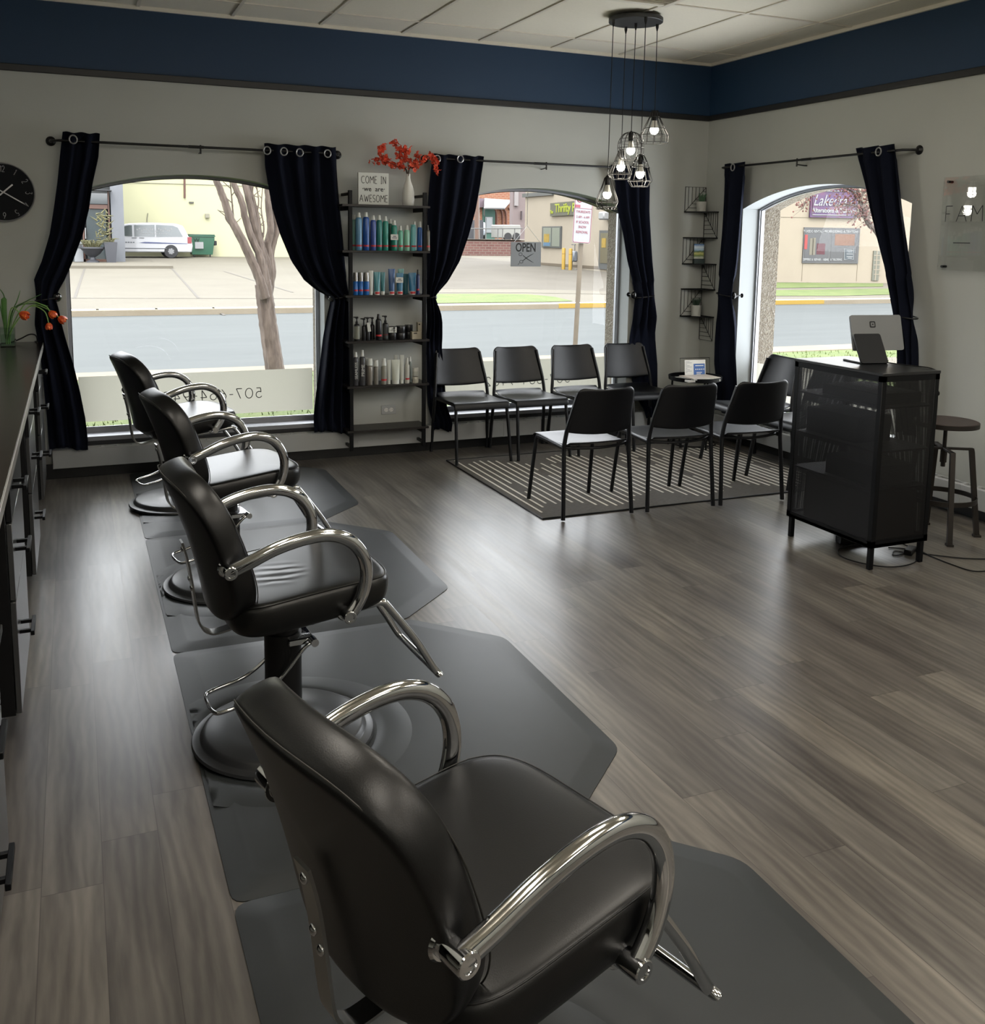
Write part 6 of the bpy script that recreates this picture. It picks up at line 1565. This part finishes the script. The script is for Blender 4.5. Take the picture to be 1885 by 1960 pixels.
# budding tree before the right facade
YT = 24.6
t = thing('budding_tree', 'thin budding tree in front of the purple shop sign', 'tree', (0, 0, 0))
b = B(); S = limb(b, [(1722, 566), (1708, 520), (1695, 480), (1680, 445), (1666, 432), (1659, 420), (1652, 404), (1646, 385), (1640, 360), (1632, 330)], YT, .13, .045, wob=.01); obj('trunk', b, M_BARK, t)
M_BUD = mat('pink_buds', (176, 104, 92), .8, var=.2, vs=20)
rs = random.Random(9); bb = B()
for i, pts in enumerate(([(1656, 412), (1648, 400), (1630, 392), (1612, 392), (1596, 395)], [(1668, 434), (1655, 417), (1640, 414), (1636, 413)], [(1648, 392), (1640, 378), (1630, 366), (1618, 362), (1600, 360)], [(1645, 385), (1652, 370), (1660, 350)], [(1650, 398), (1658, 385), (1664, 362)], [(1640, 362), (1628, 352), (1610, 350)],
                         [(1660, 420), (1668, 400), (1672, 375), (1676, 350)], [(1640, 360), (1600, 345), (1560, 352), (1545, 380), (1535, 400)])):
    b = B(); S = limb(b, pts, YT-.05*i, .040, .012, sd=i); obj('branch', b, M_BARK, t)
    for s_ in S[2:]:
        for _ in range(5):
            e = s_+Vector((rs.uniform(-.35, .35), rs.uniform(-.2, .2), rs.uniform(-.3, .35))); bb.tube([s_, e], [.007, .004], 3)
            bb.ball(e, .028, 5, 4, mi=1)
obj('budding_twigs', bb, [M_BARK, M_BUD], t)
for px in (1572,):
    bb = B()
# ------------------------------------------------------------------ far lot behind the brick retaining wall
def m_brick(name, a, c, mo, sc=1.0):
    tt = NT(name); tc = tt.add('ShaderNodeTexCoord'); sp = tt.add('ShaderNodeSeparateXYZ', {0: tc.outputs['Object']}); cv = tt.add('ShaderNodeCombineXYZ', {0: sp.outputs[0], 1: sp.outputs[2]})
    br_ = tt.add('ShaderNodeTexBrick', {'Vector': cv.outputs[0], 'Color1': lin(a), 'Color2': lin(c), 'Mortar': lin(mo), 'Scale': sc, 'Mortar Size': .02, 'Brick Width': .42, 'Row Height': .16})
    tt.set(tt.p, 'Base Color', br_.outputs[0]); tt.p.inputs['Roughness'].default_value = .9; return tt.m
YW = 58.5
b = B(); pbox(b, 780, 459, 1003, 491, YW, .4); o = solo('retaining_wall', b, m_brick('wall_brick', (164, 104, 96), (186, 128, 116), (196, 176, 164)), 'low reddish brick retaining wall beyond the lot', 'wall', smooth=False)
b = B(); pbox(b, 780, 456.5, 1003, 459.5, YW-.08, .6); obj('coping', b, mat('coping_stone', (206, 180, 164), .8), o, smooth=False)
zr = onY(930, 457.5, YW).z
b = B(); b.box(8, YW+.4, zr-.3, 40, 110, zr-.02); struct('raised_lot', b, M_CONC, smooth=False)
YB2 = 84.0
t = thing('brick_building', 'orange brick building with a white awning and green entrance in the distance', 'building', (0, 0, 0))
b = B(); pbox(b, 860, 300, 983, 458, YB2, 6); obj('wall', b, m_brick('orange_brick', (204, 116, 78), (222, 142, 98), (226, 190, 160)), t, smooth=False)
b = B(); A0, A1, A2, A3 = onY(927, 379, YB2-.1), onY(962, 381, YB2-.1), onY(979, 383, YB2-.1), onY(966, 398, YB2-2.2); F0, F1 = onY(927, 397.5, YB2-2.2), onY(960, 398, YB2-2.2)
b.loft([[A0, A2, A3, F0], [p+Vector((0, .1, -.12)) for p in (A0, A2, A3, F0)]]); b.tube([F0, A0+Vector((0, 0, -1.6))], .06, 6); obj('awning', b, mat('awning_white', (238, 238, 240), .7), t, smooth=False)
b = B(); pbox(b, 924, 397, 947, 458, YB2-.12, .1); g = obj('green_entrance', b, mat('entrance_green', (66, 138, 118), .7), t, smooth=False)
b = B(); pbox(b, 929, 415, 942.5, 446, YB2-.22, .08); dr = obj('entrance_door', b, P_WH, g, smooth=False)
b = B(); pbox(b, 931, 417, 941, 445, YB2-.26, .03); obj('door_glass', b, MATS['van_glass'] if 'van_glass' in MATS else M_GLS, dr, smooth=False)
b = B()
for x in (950.5, 962, 969, 981): b.tube(cr([onY(x, 452, YB2-.1), onY(x, 415, YB2-.1), onY(x-3, 402, YB2-.1), onY(x-8, 398, YB2-.1)], 4), .07, 6)
obj('arch_pipes', b, mat('pipe_rust', (158, 92, 70), .7), t)
b = B(); pbox(b, 900, 379, 927, 397, YB2-.4, .3); obj('wall_unit', b, mat('unit_mauve', (162, 136, 150), .7), t, smooth=False)
t = thing('grey_building', 'tall mauve-grey wall between the brick building and the beige shop', 'building', (0, 0, 0))
b = B(); pbox(b, 983, 300, 1012, 458, 70, .6); obj('wall', b, mat('mauve_render', (186, 166, 164), .9), t, smooth=False)
b = B(); pbox(b, 987, 300, 992, 394, 69.8, .2); obj('flue', b, mat('flue_pale', (206, 196, 194), .6), t, smooth=False)
b = B(); pbox(b, 998.5, 404, 999.8, 420, 69.8, .2); obj('slot_window', b, mat('slot_dark', (120, 100, 106), .6), t, smooth=False)
for px, yb_, c0, lb in ((912.5, 462, (176, 138, 120), 'brown utility pole at the left of the raised lot'), (918.5, 462, (214, 200, 190), 'slim pale pole leaning beside the brown utility pole')):
    b = B(); q0 = onY(px+(-1 if px < 915 else -2), yb_-4, YW+2); q1 = onY(px+(1 if px < 915 else -3.5), 330, YW+2); b.tube([q0, q1], .14 if px < 915 else .06, 10); solo('utility_pole', b, mat('pole_%d' % px, c0, .8), lb, 'pole', 'poles on the raised lot')
b = B(); YV = 64.5; pbox(b, 963, 430, 996, 456, YV, 2.2, 0, .05); o = solo('white_trailer', b, mat('trailer_white', (222, 222, 214), .6), 'cream box trailer on the raised lot', 'trailer', smooth=False)
for px in (972, 988):
    b = B(); q = onY(px, 456, YV); b.cyl((q.x, YV-.02, q.z+.1), (q.x, YV+.2, q.z+.1), .3, 16); obj('wheel', b, MATS['tyre_rubber'], o)
# silver car
q0, q1 = onY(926, 457, 76.0), onY(951, 457, 76.0); wcar = 4.3
t = thing('parked_car', 'silver car parked on the raised lot before the green entrance', 'car', (q0.x+.1, 76.0, zr-.02), math.radians(68))
pr = [(0, .30), (.05, .75), (.5, .92), (1.0, .98), (1.7, 1.42), (2.9, 1.45), (3.5, 1.0), (4.1, .92), (4.2, .35)]; k = wcar/4.2
b = B(); b.loft([[Vector((x*k, y, z)) for x, z in pr] for y in (0, 1.75)]); obj('body', b, mat('car_silver', (186, 196, 206), .3, .3), t, ang=25, bevel=.06)
b = B(); b.prism([(1.15*k, .98), (1.75*k, 1.36), (2.8*k, 1.38), (3.3*k, 1.0)], .0, .02, 0, Matrix.Rotation(PI/2, 4, 'X')); obj('side_glass', b, MATS['van_glass'], t, smooth=False)
for x in (.85, 3.35):
    b = B(); b.cyl((x*k, -.02, .32), (x*k, .2, .32), .32, 20); obj('wheel', b, MATS['tyre_rubber'], t)
t = thing('chain_fence', 'thin metal fence rail and posts along the top of the brick wall', 'fence', (0, 0, 0))
b = B(); b.tube([onY(880, 438, YW+.3), onY(1000, 437, YW+.3)], .035, 6); obj('rail', b, MATS['pipe_grey'], t)
for px in (885, 908, 962, 930, 985, 953):
    b = B(); q = onY(px, 438, YW+.3); b.tube([(q.x, YW+.3, zr-.03), (q.x, YW+.3, q.z)], .035, 6); obj('post', b, MATS['pipe_grey'], t)
b = B(); pbox(b, 862, 420, 925, 458, YV+3, .3); solo('dark_shed', b, mat('shed_grey', (96, 98, 106), .8), 'dark grey shed behind the utility poles', 'shed', smooth=False)
# distant backdrop buildings so that gaps do not open sideways
t = thing('distant_block', 'pale distant block seen above the brick building', 'building', (0, 0, 0))
b = B(); b.box(4, 112, 0, 70, 116, 18); obj('wall', b, mat('distant_render', (206, 186, 178), .9), t, smooth=False)
# ------------------------------------------------------------------ light
w = bpy.data.worlds.new('overcast'); scn.world = w; w.use_nodes = True
bg = w.node_tree.nodes['Background']; bg.inputs[0].default_value = (.93, .965, 1.0, 1); bg.inputs[1].default_value = 6.6
sd = bpy.data.lights.new('sun', 'SUN'); sd.energy = 3.8; sd.angle = math.radians(25); sd.color = (1, .97, .9)
so = bpy.data.objects.new('sun', sd); COL.objects.link(so); so.rotation_euler = (math.radians(38), 0, math.radians(-20))
PANEL_W = 9.0
p_ = MATS['lit_panel'].node_tree.nodes['Principled BSDF']; p_.inputs['Emission Strength'].default_value = PANEL_W
vs = scn.view_settings; scn.display_settings.display_device = 'sRGB'
vs.view_transform = 'Standard'; vs.look = 'None'; vs.exposure = 0.45; vs.gamma = 1.0; vs.use_curve_mapping = False
cy = scn.cycles
cy.use_denoising = True
try: cy.denoiser = 'OPENIMAGEDENOISE'; cy.denoising_input_passes = 'RGB_ALBEDO_NORMAL'
except Exception: pass
cy.max_bounces = 10; cy.diffuse_bounces = 6; cy.glossy_bounces = 4; cy.transmission_bounces = 6; cy.transparent_max_bounces = 20
cy.caustics_reflective = False; cy.caustics_refractive = False; cy.sample_clamp_indirect = 4.0
